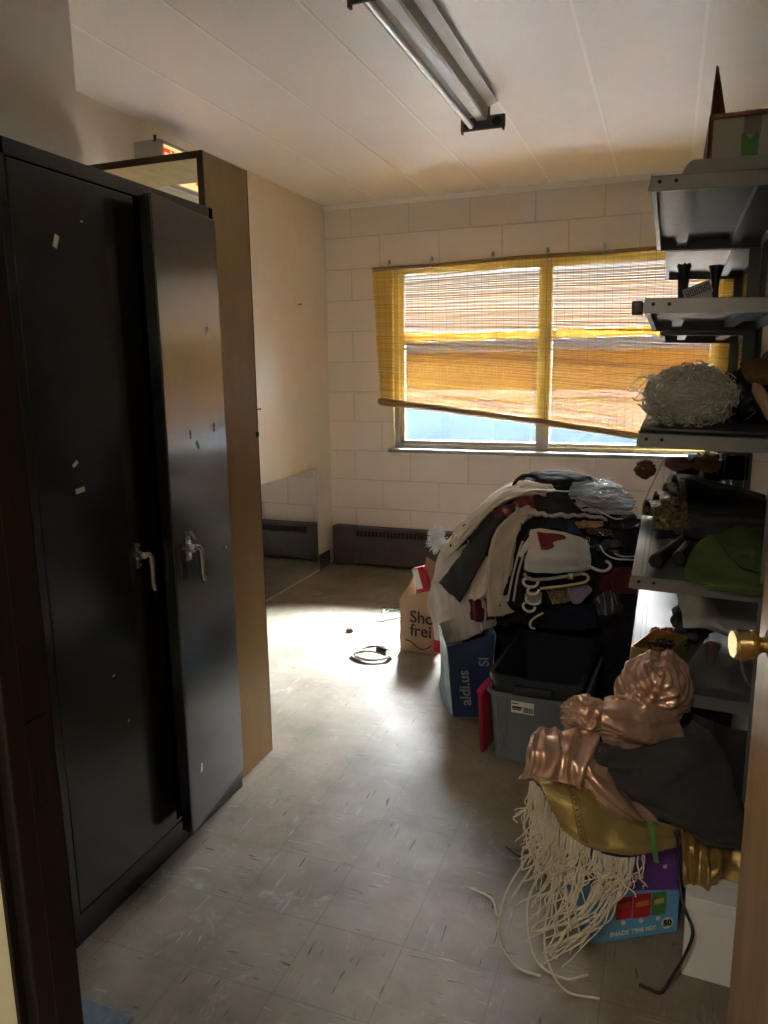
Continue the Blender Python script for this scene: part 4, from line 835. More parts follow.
# top shelf: frosted lid, box
lt = MB(); zt = Z1 + 0.001
lt.prism([(0.0, 0, zt - 0.001), (0.012, 0, zt + 0.020), (0.022, 0, zt + 0.028), (0.236, 0, zt + 0.022), (0.246, 0, zt + 0.014), (0.250, 0, zt - 0.008)], (0, 1.85, 0), (0, 2.45, 0))
solo(lt, 'frosted_cover', M['lid'], 'frosted plastic bin cover lying on the top steel shelf under a box', 'cover', smooth=False)
bx_ = empty('cardboard_box', (0.17, 2.07, zt + 0.029), 0, 'open cardboard box with grey printed front and green mark on the top shelf', 'box')
bz0, bz1, ba, bb_, by0, by1 = zt + 0.029, zt + 0.128, 0.052, 0.34, 1.90, 2.22
b = MB(); b.box(ba, bb_, by0, by0 + 0.004, bz0, bz1); b.box(ba, bb_, by1 - 0.004, by1, bz0, bz1); b.box(ba, ba + 0.004, by0, by1, bz0, bz1); b.box(bb_ - 0.004, bb_, by0, by1, bz0, bz1); b.box(ba, bb_, by0, by1, bz0, bz0 + 0.004); part(b, 'body', M['card'], bx_)
b = MB(); b.box(ba + 0.009, bb_ - 0.006, by0 - 0.0012, by0, bz0 + 0.002, bz1 - 0.012); part(b, 'printed_panel', M['card_print'], bx_)
b = MB(); b.prism([(0.120, 0, bz0 + 0.004), (0.118, 0, bz0 + 0.052), (0.124, 0, bz0 + 0.055), (0.136, 0, bz0 + 0.040), (0.147, 0, bz0 + 0.053), (0.153, 0, bz0 + 0.049), (0.153, 0, bz0 + 0.004)], (0, by0 - 0.0022, 0), (0, by0 - 0.0012, 0)); part(b, 'green_mark', M['green'], bx_)
b = MB(); b.box(0.122, 0.156, by0 - 0.003, by0 - 0.0023, bz0 + 0.05, bz1 + 0.001); part(b, 'clear_tape', M['film'], bx_)
b = MB(); b.grid([[Vector((0.053, 1.905, bz1 - 0.004)), Vector((0.072, 1.95, bz1 - 0.004)), Vector((0.094, 2.02, bz1 - 0.004))], [Vector((0.056, 1.912, bz1 + 0.05)), Vector((0.068, 1.94, bz1 + 0.05)), Vector((0.080, 1.985, bz1 + 0.045))], [Vector((0.060, 1.92, bz1 + 0.104)), Vector((0.0615, 1.925, bz1 + 0.102)), Vector((0.063, 1.93, bz1 + 0.100))]], 0.003); part(b, 'flap', M['card'], bx_)
b = MB(); b.grid([[Vector((0.058, by0 + 0.004, bz1 - 0.002)), Vector((0.336, by0 + 0.004, bz1 - 0.002))], [Vector((0.060, by0 - 0.012, bz1 - 0.010)), Vector((0.336, by0 - 0.012, bz1 - 0.012))]], 0.003); part(b, 'flap', M['card'], bx_)
cloth('folded_cloth', [[(0.015, 1.97, zt + 0.030), (0.03, 1.975, zt + 0.031), (0.048, 1.98, zt + 0.030)], [(0.012, 2.02, zt + 0.06), (0.03, 2.02, zt + 0.064), (0.048, 2.02, zt + 0.06)], [(0.012, 2.10, zt + 0.062), (0.03, 2.10, zt + 0.062), (0.048, 2.10, zt + 0.06)]], M['f_pink'], per=5, amp=0.003)
tag(bpy.data.objects['folded_cloth'], 'scrap of pale pink cloth tucked beside the cardboard box on the top shelf', 'cloth')

# second shelf: flared black stands, plate, ring
def zsh(z, x): return z - 0.030 * (x - SX) + 0.0005
for i, (x, y, h, l) in enumerate(((0.022, 2.30, 0.125, 'black flared stand beside the grey lettered plate, nearer the blind'), (0.104, 2.30, 0.122, 'black flared stand right of the grey lettered plate'))):
    b = MB(); b.lathe([(0.016, 0), (0.016, 0.006), (0.0105, 0.014), (0.0095, h * 0.55), (0.0115, h * 0.72), (0.0165, h * 0.9), (0.020, h * 0.985), (0.019, h), (0.001, h)], (x, y, zsh(Z2, x)), 'z', 20)
    if i == 0:
        for k in range(7): a = k * 2.4; b.tube([(x + 0.008 * math.cos(a), y + 0.008 * math.sin(a), zsh(Z2, x) + 0.02), (x + 0.014 * math.cos(a), y + 0.014 * math.sin(a), zsh(Z2, x) + h + 0.004)], 0.003, 6)
    solo(b, 'flared_stand', M['dark_plastic'], l, 'stand')
pt = empty('lettered_plate', (0.06, 2.27, zsh(Z2, 0.06)), 0, 'small grey plate with worn raised characters leaning on the second shelf', 'plate')
ux_, uz_ = Vector((0.93, 0.05, 0.36)).normalized(), Vector((-0.33, 0.2, 0.92)).normalized(); uy_ = uz_.cross(ux_).normalized()
pc = Vector((0.060, 2.27, 1.562))
b = MB(); b.obox(pc, ux_, uy_, uz_, 0.036, 0.003, 0.018, 0.002); b.obox(pc - uz_ * 0.034, ux_, uy_, uz_, 0.030, 0.004, 0.018, 0.002); part(b, 'plate_body', M['plate'], pt)
b = MB()
for k in range(6):
    c = pc + ux_ * (-0.027 + k * 0.0108) - uy_ * 0.0
    for s in (-1, 1): 
        b.obox(c + ux_ * 0.003 * s + uy_ * -0.0034, ux_, uy_, uz_, 0.0011, 0.0008, 0.010)
    b.obox(c + uz_ * (0.008 if k % 2 else 0.0) + uy_ * -0.0034, ux_, uy_, uz_, 0.0035, 0.0008, 0.0012); b.obox(c + uz_ * -0.008 + uy_ * -0.0034, ux_, uy_, uz_, 0.0035, 0.0008, 0.0012)
part(b, 'raised_characters', M['dark_plastic'], pt)
b = MB(); b.tube([(-0.002 + 0.012 * math.cos(a), 2.29, zsh(Z2, 0) + 0.017 + 0.015 * math.sin(a)) for a in [k * PI / 10 for k in range(20)]], 0.0022, 6, closed=True)
solo(b, 'metal_ring', M['steel'], 'thin metal ring standing on the second shelf by the black flared stand', 'ring')

# third shelf: black board, white curly wig, horned mask
b = MB(); c = Vector((0.095, 2.14, zsh(Z3, 0.095) + 0.0055)); b.obox(c, (1, 0, -0.030), (0, 1, 0), (0.030, 0, 1), 0.152, 0.27, 0.0045, 0.002)
solo(b, 'black_board', M['dark_plastic'], 'thin black board lying flat on the third shelf under the white wig', 'board')
rnd = random.Random(21)
wg = empty('curly_wig', (0.048, 1.985, 1.222), 0, 'white curly wig on the third shelf', 'wig')
WC = Vector((0.048, 1.985, 1.286))
b = MB(); b.ball(WC, 1.0, 4, (0.090, 0.080, 0.064), 0.14, 2.4, 2.0); part(b, 'wig_cap', M['wig'], wg, True)
b = MB()
for k in range(420):
    th = rnd.uniform(0, 2 * PI); u = rnd.uniform(-0.8, 1.0); s = math.sqrt(max(0, 1 - u * u))
    d = Vector((s * math.cos(th), s * math.sin(th), u)); p0 = WC + Vector((d.x * 0.095, d.y * 0.082, d.z * 0.068))
    if d.y > 0.75: continue
    ax = (d * 0.8 + Vector((rnd.uniform(-.7, .7), rnd.uniform(-.5, .2), rnd.uniform(-.8, .5)))).normalized()
    e1 = ax.orthogonal().normalized(); e2 = ax.cross(e1); R_ = rnd.uniform(0.006, 0.013); tn = rnd.uniform(1.0, 2.2); Lc = rnd.uniform(0.006, 0.024); ph = rnd.uniform(0, 6.28)
    pts = []
    for q_ in range(24):
        f = q_ / 23; a = ph + 2 * PI * tn * f
        p = p0 + ax * (Lc * f) + (e1 * math.cos(a) + e2 * math.sin(a)) * R_ * (0.55 + 0.45 * f); p.z = max(p.z, 1.2195); pts.append(p)
    b.tube(pts, rnd.choice((0.0010, 0.0014, 0.0020)), 4)
for k in range(5):
    p0 = WC + Vector((-0.08, -0.02 + 0.006 * k, 0.01 + 0.008 * k)); pts = [p0 + Vector((-0.045 * f - 0.006 * k * f, -0.03 * f, 0.018 * math.sin(f * 4 + k * 2) - 0.012 * f * (k % 3))) for f in (0, .2, .4, .6, .8, 1)]
    b.tube(pts, 0.0011, 4)
part(b, 'curls', M['wig'], wg, True)
mk = empty('horned_mask', (0.205, 2.12, zsh(Z3, 0.2) + 0.01), 0, 'brown horned costume mask with black hair beside the white wig', 'mask')
b = MB(); b.ball((0.215, 2.17, 1.285), 1.0, 4, (0.090, 0.08, 0.078), 0.16, 3.2, 5.0)
for k in range(60):
    a, u = rnd.uniform(0, 6.28), rnd.uniform(-0.4, 1); p0 = Vector((0.21 + 0.075 * math.cos(a), 2.15 + 0.06 * math.sin(a), 1.28 + 0.06 * u)); b.tube([p0, p0 + Vector((rnd.uniform(-.03, .0), rnd.uniform(-.03, 0), rnd.uniform(-.03, .02))), p0 + Vector((rnd.uniform(-.045, .0), rnd.uniform(-.03, 0), -0.05))], [0.002, 0.0016, 0.0005], 5)
part(b, 'hair', M['black_hair'], mk, True)
part(sheet([[(0.165, 2.10, 1.365), (0.20, 2.07, 1.375), (0.24, 2.06, 1.37), (0.28, 2.08, 1.35)], [(0.172, 2.06, 1.335), (0.205, 2.02, 1.345), (0.245, 2.01, 1.34), (0.285, 2.04, 1.325)], [(0.195, 2.045, 1.31), (0.215, 2.01, 1.315), (0.25, 2.00, 1.31), (0.285, 2.03, 1.30)]], per=7, amp=0.004, ridge=0.003, rfreq=20, th=0.006), 'brow', M['mask_brown'], mk, True, 75)
b = MB(); b.tube([(0.193, 2.03, 1.318), (0.200, 2.015, 1.305), (0.212, 1.995, 1.282), (0.224, 1.985, 1.258), (0.232, 1.98, 1.236)], [0.004, 0.014, 0.016, 0.015, 0.012], 14); part(b, 'horn', M['horn'], mk, True)
b = MB(); b.tube([(0.215, 2.10, 1.36), (0.222, 2.095, 1.385), (0.232, 2.09, 1.402)], [0.012, 0.008, 0.001], 10); part(b, 'ear', M['mask_brown'], mk, True)

# fourth shelf: dark quilted armour pieces, batons, green cloth, odds and ends behind
zb = zsh(Z4, 0.1)
for k in range(4):
    # arched guards nested one over the other, open end towards the free edge of the shelf
    word = ('outermost', 'second from outside', 'third from outside', 'innermost')[k]
    ry_, rz_ = 0.220 - 0.036 * k, 0.158 - 0.028 * k
    rows = []
    for x_, dy_, sc_, sg in ((0.040 - 0.026 * k, 0.0, 1.0, 0.0), (0.085 - 0.01 * k, -0.01, 0.99, 0.0), (0.13, -0.03, 0.93, 0.004), (0.21, -0.05, 0.85, 0.010), (0.285, -0.07, 0.76, 0.018)):
        row = []
        for t in range(9):
            a_ = PI * (0.02 + 0.96 * t / 8)
            row.append((x_ + 0.018 * math.cos(a_) * (1 - x_ * 3), 2.47 + dy_ - ry_ * sc_ * math.cos(a_), zb + 0.004 + rz_ * sc_ * math.sin(a_) ** 0.85 - 0.02 * max(0, x_)))
        rows.append(row)
    o = cloth('quilted_guard', rows, M['leather'], per=7, amp=0.003, seed=k * 3.3, fold=(0.006, 26, 'u'), th=0.006)
    tag(o, 'dark quilted guard with gold beading, %s of the nest on the fourth shelf' % word, 'costume guard', 'nested quilted guards on the fourth shelf')
    tr = [[Vector(p) + Vector((-0.003, -0.004, 0.005)) for p in [Vector(rows[0][t]).lerp(Vector(rows[1][t]), f) for t in range(9)]] for f in (0.0, 0.2, 0.42)]
    cloth('beaded_trim', tr, M['studs'], o, per=5, amp=0.003, th=0.004)
for k, (yy, l) in enumerate(((2.30, 'dark padded sleeve slumped in front of the nested quilted guards'), (2.22, 'black padded sleeve lying lowest in front of the quilted guards'))):
    rows = [[(0.03 + 0.03 * k + x_, yy + 0.06 + 0.05 * t - 0.25 * x_ * (0.6), zb + 0.012 + 0.075 * math.sin(PI * (0.08 + 0.84 * (t + 1) / 2.0)) * (1 - 0.35 * k) - 0.0 * x_) for x_ in (0.0, 0.07, 0.15, 0.23)] for t in (-1, -0.5, 0, 0.5, 1)]
    o = cloth('padded_sleeve', rows, M['f_black2'] if k else M['leather'], per=7, amp=0.004, fold=(0.007, 22, 'v'), seed=k * 4 + 2, th=0.006); tag(o, l, 'sleeve')
for i, (p0, p1, r, l) in enumerate((((-0.008, 1.904, 0.8885), (0.062, 2.185, 0.8865), 0.0175, 'black tube handle nearest the left edge of the fourth shelf'), ((0.046, 1.955, 0.8865), (0.072, 2.13, 0.8855), 0.0170, 'black tube handle beside the green cloth on the fourth shelf'), ((-0.012, 2.235, 0.8870), (0.035, 2.250, 0.8870), 0.0150, 'short black tube handle lying crosswise behind the other two'))):
    p0, p1 = Vector(p0), Vector(p1); t = (p1 - p0).normalized()
    b = MB(); b.tube([p0, p0 + t * 0.004, p0 + t * 0.012, p0 + (p1 - p0) * .5, p1], [r * .9, r, r, r * .88, r * .82], 20); b.tube([p0 - t * 0.001, p0 + t * 0.001], r * .6, 16)
    solo(b, 'tube_handle', M['leather'], l, 'handle')
o = cloth('green_cloth', [[(0.105, 2.185, 0.884), (0.125, 2.215, 0.895), (0.16, 2.19, 0.898), (0.19, 2.16, 0.894), (0.225, 2.13, 0.886)], [(0.078, 2.07, 0.880), (0.115, 2.08, 0.884), (0.16, 2.05, 0.884), (0.195, 2.03, 0.880), (0.228, 2.01, 0.876)], [(0.062, 1.93, 0.876), (0.105, 1.93, 0.876), (0.155, 1.93, 0.876), (0.195, 1.93, 0.874), (0.23, 1.92, 0.872)], [(0.060, 1.815, 0.878), (0.105, 1.812, 0.876), (0.155, 1.812, 0.874), (0.195, 1.812, 0.872), (0.232, 1.812, 0.870)], [(0.083, 1.806, 0.866), (0.115, 1.802, 0.860), (0.155, 1.802, 0.856), (0.20, 1.802, 0.852), (0.232, 1.806, 0.856)]], M['f_green'], per=9, amp=0.003, ridge=0.002, rfreq=8, seed=4, th=0.004)
tag(o, 'plain green cloth hanging over the front lip of the fourth shelf', 'cloth')
o = cloth('olive_garment', [[(0.145, 2.19, 0.895), (0.19, 2.20, 0.925), (0.24, 2.20, 0.92)], [(0.150, 2.10, 0.900), (0.20, 2.10, 0.925), (0.245, 2.10, 0.915)], [(0.17, 2.01, 0.886), (0.21, 2.00, 0.905), (0.245, 1.99, 0.90)], [(0.19, 1.93, 0.880), (0.215, 1.91, 0.890), (0.245, 1.90, 0.886)]], M['f_olive'], per=10, amp=0.006, ridge=0.006, rfreq=14, seed=6)
tag(o, 'crumpled dark green garment behind the plain green cloth', 'garment')
def lump(name, m, c, sc, label, cat, seed=0, amp=0.2, fr=2.6, sub=4):
    b = MB(); b.ball(c, 1.0, sub, sc, amp, fr, seed); return solo(b, name, m, label, cat)
lump('dark_beret', M['f_brown'], (-0.062, 2.775, 1.005), (0.035, 0.02, 0.032), 'small dark brown beret hanging off the far edge of the fourth shelf', 'beret', 3)
b = MB(); b.obox((-0.030, 2.715, 0.975), Vector((0.35, 0.05, 0.93)), Vector((0.05, 1, 0)), Vector((-0.93, 0, 0.35)), 0.095, 0.012, 0.003, 0.001)
solo(b, 'grey_strip', M['plate'], 'grey strip leaning up at the far corner of the fourth shelf', 'strip')
for args in (('pink_cloth', M['f_pink'], (0.045, 2.735, 1.033), (0.040, 0.012, 0.022), 'dusty pink cloth bundled at the back of the fourth shelf', 'cloth', 5), ('tan_bundle', M['f_tan'], (0.135, 2.73, 1.035), (0.042, 0.015, 0.028), 'crumpled tan bundle at the back of the fourth shelf', 'bundle', 7)):
    lump(*args, amp=0.35, fr=3.5)
b = MB(); b.box(0.190, 0.262, 2.72, 2.748, 0.985, 1.066, 0.006); solo(b, 'navy_box', M['f_navy'], 'small navy box at the back of the fourth shelf', 'box')

# fifth shelf: gold box, beads, grey sleeve, film, cup, chain
gb = empty('gold_box', (0.016, 2.03, zsh(Z5, 0.016)), 0.0, 'open gold box of dark bits on the lowest visible shelf', 'box')
ux_ = Vector((0.073, -0.025, 0)).normalized(); uy_ = Vector((0.042, 0.162, 0)).normalized(); uy_ = Vector((-ux_.y, ux_.x, 0)); c = Vector((0.014, 2.03, zsh(Z5, 0.016) + 0.026))
b = MB()
for s in (-1, 1):
    b.obox(c + ux_ * 0.045 * s, ux_, uy_, (0, 0, 1), 0.0015, 0.082, 0.025); b.obox(c + uy_ * 0.082 * s, ux_, uy_, (0, 0, 1), 0.046, 0.0015, 0.025)
b.obox(c - Vector((0, 0, 0.023)), ux_, uy_, (0, 0, 1), 0.045, 0.082, 0.002); part(b, 'box_walls', M['gold_foil'], gb)
rnd = random.Random(5); b = MB()
for k in range(26):
    p = c + ux_ * rnd.uniform(-.032, .032) + uy_ * rnd.uniform(-.065, .065) + Vector((0, 0, rnd.uniform(-.012, .016)))
    b.tube([p, p + Vector((rnd.uniform(-.02, .02), rnd.uniform(-.03, .03), rnd.uniform(0, .006))), p + Vector((rnd.uniform(-.02, .02), rnd.uniform(-.03, .03), 0.002))], 0.0035, 6)
cn = part(b, 'contents', M['leather'], gb, True); tag(cn, None, None, None, 'stuff')
rnd = random.Random(6); b = MB()
for k in range(90):
    a = rnd.uniform(0, 6.28); rr = rnd.uniform(0.2, 1); b.ball((0.030 + 0.045 * rr * math.cos(a), 2.215 + 0.05 * rr * math.sin(a), zsh(Z5, .03) + 0.006 + rnd.uniform(0, 0.018) * (1 - rr * .6)), rnd.uniform(0.0045, 0.007), 1)
solo(b, 'red_beads', M['bead_red'], 'heap of red beads behind the gold box', 'beads', kind='stuff')
o = cloth('grey_sleeve', [[(0.055, 2.33, 0.70), (0.105, 2.32, 0.79), (0.18, 2.30, 0.775), (0.25, 2.28, 0.76)], [(0.060, 2.20, 0.695), (0.11, 2.14, 0.775), (0.18, 2.12, 0.765), (0.25, 2.10, 0.75)], [(0.068, 2.12, 0.69), (0.13, 2.02, 0.715), (0.19, 2.00, 0.702), (0.25, 1.98, 0.695)], [(0.07, 2.10, 0.66), (0.13, 2.02, 0.69), (0.19, 2.01, 0.675), (0.25, 2.0, 0.665)]], M['grey_plastic'], per=8, amp=0.003, ridge=0.002, rfreq=10, seed=3, th=0.004)
tag(o, 'grey plastic garment sleeve slumped on the lowest visible shelf', 'sleeve')
o = lump('grey_bundle', M['f_char'], (0.10, 2.22, 0.645), (0.055, 0.075, 0.052), 'dark grey bundle under the grey plastic sleeve', 'bundle', 9, 0.3, 3)
o = cloth('clear_film', [[(0.09, 1.99, 0.612), (0.12, 2.00, 0.648), (0.16, 1.99, 0.650), (0.21, 1.96, 0.620)], [(0.085, 1.93, 0.606), (0.12, 1.93, 0.652), (0.16, 1.92, 0.645), (0.22, 1.90, 0.612)], [(0.09, 1.88, 0.600), (0.12, 1.88, 0.635), (0.16, 1.87, 0.628), (0.222, 1.86, 0.600)], [(0.10, 1.845, 0.594), (0.13, 1.845, 0.602), (0.17, 1.84, 0.598), (0.225, 1.838, 0.592)]], M['film'], per=11, amp=0.003, fold=(0.006, 30), seed=2, th=0.0)
tag(o, 'crumpled clear plastic film on the lowest visible shelf', 'plastic film')
b = MB(); b.lathe([(0.013, 0), (0.0165, 0.055), (0.015, 0.055), (0.0125, 0.004), (0.001, 0.004)], (0.138, 2.0, zsh(Z5, 0.138) + 0.02), 'z', 20, Matrix.Rotation(0.12, 4, 'Y')); 
solo(b, 'brown_cup', M['mask_brown'], 'small brown cup under the grey plastic sleeve', 'cup')
b = MB(); cpts = [(0.200, 1.90, 0.655), (0.205, 1.89, 0.632), (0.214, 1.88, 0.612), (0.226, 1.875, 0.604), (0.238, 1.88, 0.612), (0.244, 1.885, 0.632)]
cpts = [r[0] for r in upsample([[p, p] for p in cpts], 5)]
for i, p in enumerate(cpts):
    t = ((cpts[min(i + 1, len(cpts) - 1)]) - cpts[max(i - 1, 0)]).normalized(); s = t.orthogonal().normalized()
    if i % 2: s = t.cross(s)
    b.tube([p + t * 0.0042 * math.cos(a) + s * 0.0026 * math.sin(a) for a in [k * PI / 5 for k in range(10)]], 0.0009, 5, closed=True)
solo(b, 'chain', M['shelf_lip'], 'dark metal chain hanging by the brass door knob', 'chain')
# ---- nested storage bins
BC = Vector((-0.362, 2.632, 0)); BR = math.radians(-3.2)
cb = empty('storage_bin', BC, BR, 'clear plastic storage bin on the floor with a barcode label', 'bin')
def localpart(mb, name, m, parent, smooth=True, angle=45):
    o = mb.build(name, m, None, smooth, angle); o.parent = parent; return o
b = MB(); tub(b, 0.158, 0.238, 0.262, 0.020, 0.035, 0.003, 0.010, 0.012); localpart(b, 'bin_body', M['clear_bin'], cb)
b = MB()
for x in (-0.125, -0.112, -0.10, 0.10, 0.112, 0.125):
    b = MB(); b.tube([(x * 0.92, -0.2225, 0.03), (x, -0.2405, 0.245)], 0.0025, 6); localpart(b, 'bin_rib', M['clear_bin'], cb)
lb = MB(); lb.box(-0.075, 0.004, -0.2400, -0.2385, 0.196, 0.238); o = localpart(lb, 'label_sticker', M['white_card'], cb, False)
lb = MB()
for k in range(12): lb.box(-0.032 + k * 0.0028, -0.0308 + k * 0.0028 + (0.0008 if k % 3 else 0), -0.2408, -0.2400, 0.201, 0.220)
for k, (x0, x1) in enumerate(((-0.072, -0.050), (-0.072, -0.040))): lb.box(x0, x1, -0.2408, -0.2400, 0.228 - k * 0.022, 0.232 - k * 0.022)
lb.box(-0.071, -0.038, -0.2408, -0.2400, 0.212, 0.220)
localpart(lb, 'barcode', M['dark_ink'], o, False)
dt = empty('storage_tote', (BC.x, BC.y, 0.035), BR, 'empty charcoal storage tote nested in the clear bin', 'tote')
b = MB(); tub(b, 0.152, 0.232, 0.288, 0.030, 0.04, 0.004, 0.011, 0.024); localpart(b, 'tote_body', M['tote'], dt)
b = MB(); b.box(-0.065, 0.065, -0.247, -0.2335, 0.228, 0.262, 0.004); localpart(b, 'tote_grip', M['tote'], dt)
# red lid leaning on the bin
b = MB(); b.obox((-0.560, 2.49, 0.123), Vector((0.10, 0.99, 0)), Vector((0.99, -0.10, 0.05)), (-0.05, 0, 1), 0.055, 0.008, 0.121, 0.007)
b.obox((-0.563, 2.49, 0.235), Vector((0.10, 0.99, 0)), Vector((0.99, -0.10, 0.05)), (-0.05, 0, 1), 0.060, 0.012, 0.010, 0.005)
solo(b, 'red_cover', M['red_plastic'], 'red plastic bin cover standing between the blue bag and the clear bin', 'cover')

# ---- blue shopping bag
sb = empty('shopping_bag', (-0.69, 2.78, 0), 0, 'blue laminated shopping bag with pale letters, standing open', 'bag')
A0, B0, C0, D0 = Vector((-0.828, 2.835, 0)), Vector((-0.735, 2.682, 0)), Vector((-0.590, 2.728, 0)), Vector((-0.665, 2.90, 0))
A1, B1, C1, D1 = Vector((-0.835, 2.83, 0.330)), Vector((-0.760, 2.672, 0.292)), Vector((-0.585, 2.742, 0.345)), Vector((-0.668, 2.90, 0.392))
def wall(p0, p1, q1, q0, name, m, seed, parent=sb, amp=0.006):
    L = lambda a, c, t: a.lerp(c, t)
    rows = [[L(L(p0, p1, s), L(q0, q1, s), t) for s in (0, .33, .66, 1)] for t in (1, .66, .33, 0)]
    return part(sheet(rows, per=6, amp=amp, freq=9, seed=seed, th=0.0025), name, m, parent, True, 60)
fw = wall(B0, C0, C1, B1, 'front_panel', M['navy_bag'], 1, sb, 0.004); wall(A0, B0, B1, A1, 'side_panel', M['blue_bag'], 2); bw = wall(D0, A0, A1, D1, 'back_panel', M['pale_bag'], 3); wall(C0, D0, D1, C1, 'side_panel', M['blue_bag'], 4)
b = MB(); b.prism([A0 + Vector((.004, 0, .002)), B0 + Vector((0, .004, .002)), C0 + Vector((-.004, 0, .002)), D0 + Vector((0, -.004, .002))], (0, 0, 0), (0, 0, 0.004)); part(b, 'bag_bottom', M['navy_bag'], sb)
fx = (C0 - B0).normalized(); fn = Vector((fx.y, -fx.x, 0))
up_ = (B1 - B0).normalized()
M['pale_letters'] = mat('pale_letters', (0.32, 0.42, 0.55), 0.5)
ptext('lettering', 'aldi.us', 0.060, M['pale_letters'], B0 + fx * 0.058 + fn * 0.0075 + Vector((-0.012, 0, 0.125)), up_, -fx, fw, bold=0.001)
ptext('lettering', 'SI', 0.055, M['pale_letters'], B0 + fx * 0.128 + fn * 0.0075 + Vector((-0.008, 0, 0.235)), up_, -fx, fw, bold=0.001)
b = MB(); t_ = (D1 - A1).normalized(); c = A1.lerp(D1, 0.62) + Vector((0.012, -0.020, -0.06)); nrm = Vector((t_.y, -t_.x, 0)).normalized()
b.obox(c, t_, nrm, (0, 0, 1), 0.022, 0.001, 0.024, 0.0); lg = part(b, 'printed_patch', M['white_card'], bw)
b = MB(); r3 = Matrix((nrm, t_, Vector((0, 0, 1)))).transposed().to_4x4(); b.lathe([(0.001, 0), (0.010, 0), (0.010, 0.001), (0.001, 0.001)], c + nrm * 0.0012, 'x', 16, r3); part(b, 'round_mark', M['dark_ink'], lg)

# ---- kraft paper bag with lettering
pb = empty('paper_bag', (-1.08, 3.37, 0), 0, 'brown paper bag with dark lettering beside the clothes heap', 'bag')
A0, B0, C0, D0 = Vector((-1.175, 3.30, 0)), Vector((-0.985, 3.285, 0)), Vector((-0.975, 3.43, 0)), Vector((-1.165, 3.445, 0))
A1, B1, C1, D1 = Vector((-1.172, 3.295, 0.268)), Vector((-0.98, 3.285, 0.335)), Vector((-0.985, 3.42, 0.40)), Vector((-1.130, 3.43, 0.38))
fw = wall(A0, B0, B1, A1, 'front_panel', M['kraft'], 11, pb, 0.0008); wall(D0, A0, A1, D1, 'side_panel', M['kraft'], 12, pb, 0.010); wall(B0, C0, C1, B1, 'side_panel', M['kraft'], 13, pb); wall(C0, D0, D1 + Vector((0.05, 0, 0.07)), C1, 'back_panel', M['kraft'], 14, pb)
b = MB(); b.prism([A0 + Vector((.004, .004, .002)), B0 + Vector((-.004, .004, .002)), C0 + Vector((-.004, -.004, .002)), D0 + Vector((.004, -.004, .002))], (0, 0, 0), (0, 0, 0.004)); part(b, 'bag_bottom', M['kraft'], pb)
fx = (B0 - A0).normalized(); fn = Vector((fx.y, -fx.x, 0))
ptext('lettering', 'Sho', 0.085, M['dark_ink'], A0 + fx * 0.118 + fn * 0.0075 + Vector((0, 0, 0.180)), fx, (0, 0, 1), fw, bold=0.0012)
ptext('lettering', 'frei', 0.085, M['dark_ink'], A0 + fx * 0.112 + fn * 0.0075 + Vector((0, 0, 0.112)), fx, (0, 0, 1), fw, bold=0.0012)
b = MB(); b.tube([A0 + fx * s + fn * 0.007 + Vector((0, 0, 0.040 + 0.018 * math.sin(s * 40))) for s in [0.03 + 0.006 * k for k in range(24)]], 0.0025, 6); part(b, 'drawn_line', M['dark_ink'], fw)
rb = empty('red_carton', (-1.10, 3.37, 0.3), 0, 'red and white carton poking out of the paper bag', 'carton')
c = Vector((-1.085, 3.385, 0.335)); ax, az = Vector((0.95, 0.1, 0.3)).normalized(), Vector((-0.3, 0.1, 0.95)).normalized(); ay = az.cross(ax).normalized(); ax = ay.cross(az)
b = MB(); b.obox(c, ax, ay, az, 0.030, 0.026, 0.075, 0.002); cc_ = part(b, 'carton_body', M['red'], rb)
b = MB(); b.obox(c - ax * 0.016 + az * 0.02, ax, ay, az, 0.015, 0.027, 0.050); part(b, 'white_band', M['white_card'], cc_)
b = MB(); b.obox((-0.967, 3.245, 0.158), (0.97, -0.2, 0), (0.2, 0.97, 0), (0, 0, 1), 0.020, 0.006, 0.125, 0.003)
solo(b, 'red_sleeve', M['red'], 'narrow red packet standing between the paper bag and the white shirt', 'packet')

# ---- the heap of clothes
b = MB(); rr = bmesh.ops.create_icosphere(b.b, subdivisions=6, radius=1.0)['verts']
for v in rr:
    d = v.co.copy()
    k = 1 + 0.10 * noise.fractal(d * 2.6 + Vector((3, 1, 7)), 0.9, 2.1, 5) + 0.035 * (1 - 3 * abs(noise.noise(d * 6)))
    p = Vector((d.x * 0.535, d.y * 0.532, d.z * 0.615)) * k + Vector((-0.43, 3.33, 0.2))
    p.x = min(p.x, -0.075 + 0.02 * noise.noise(d * 9)); p.z = max(p.z, 0.004)
    if p.z < 0.36 and p.x > -0.66: p.y = max(p.y, 2.945 + 0.02 * noise.noise(d * 8))
    if p.z < 0.40 and p.x < -0.60: p.x = max(p.x, -0.93); 
    v.co = p
solo(b, 'clothes_heap', M['f_black'], 'dark tangle of clothes at the core of the big heap under the window', 'clothes', kind='stuff', angle=80)

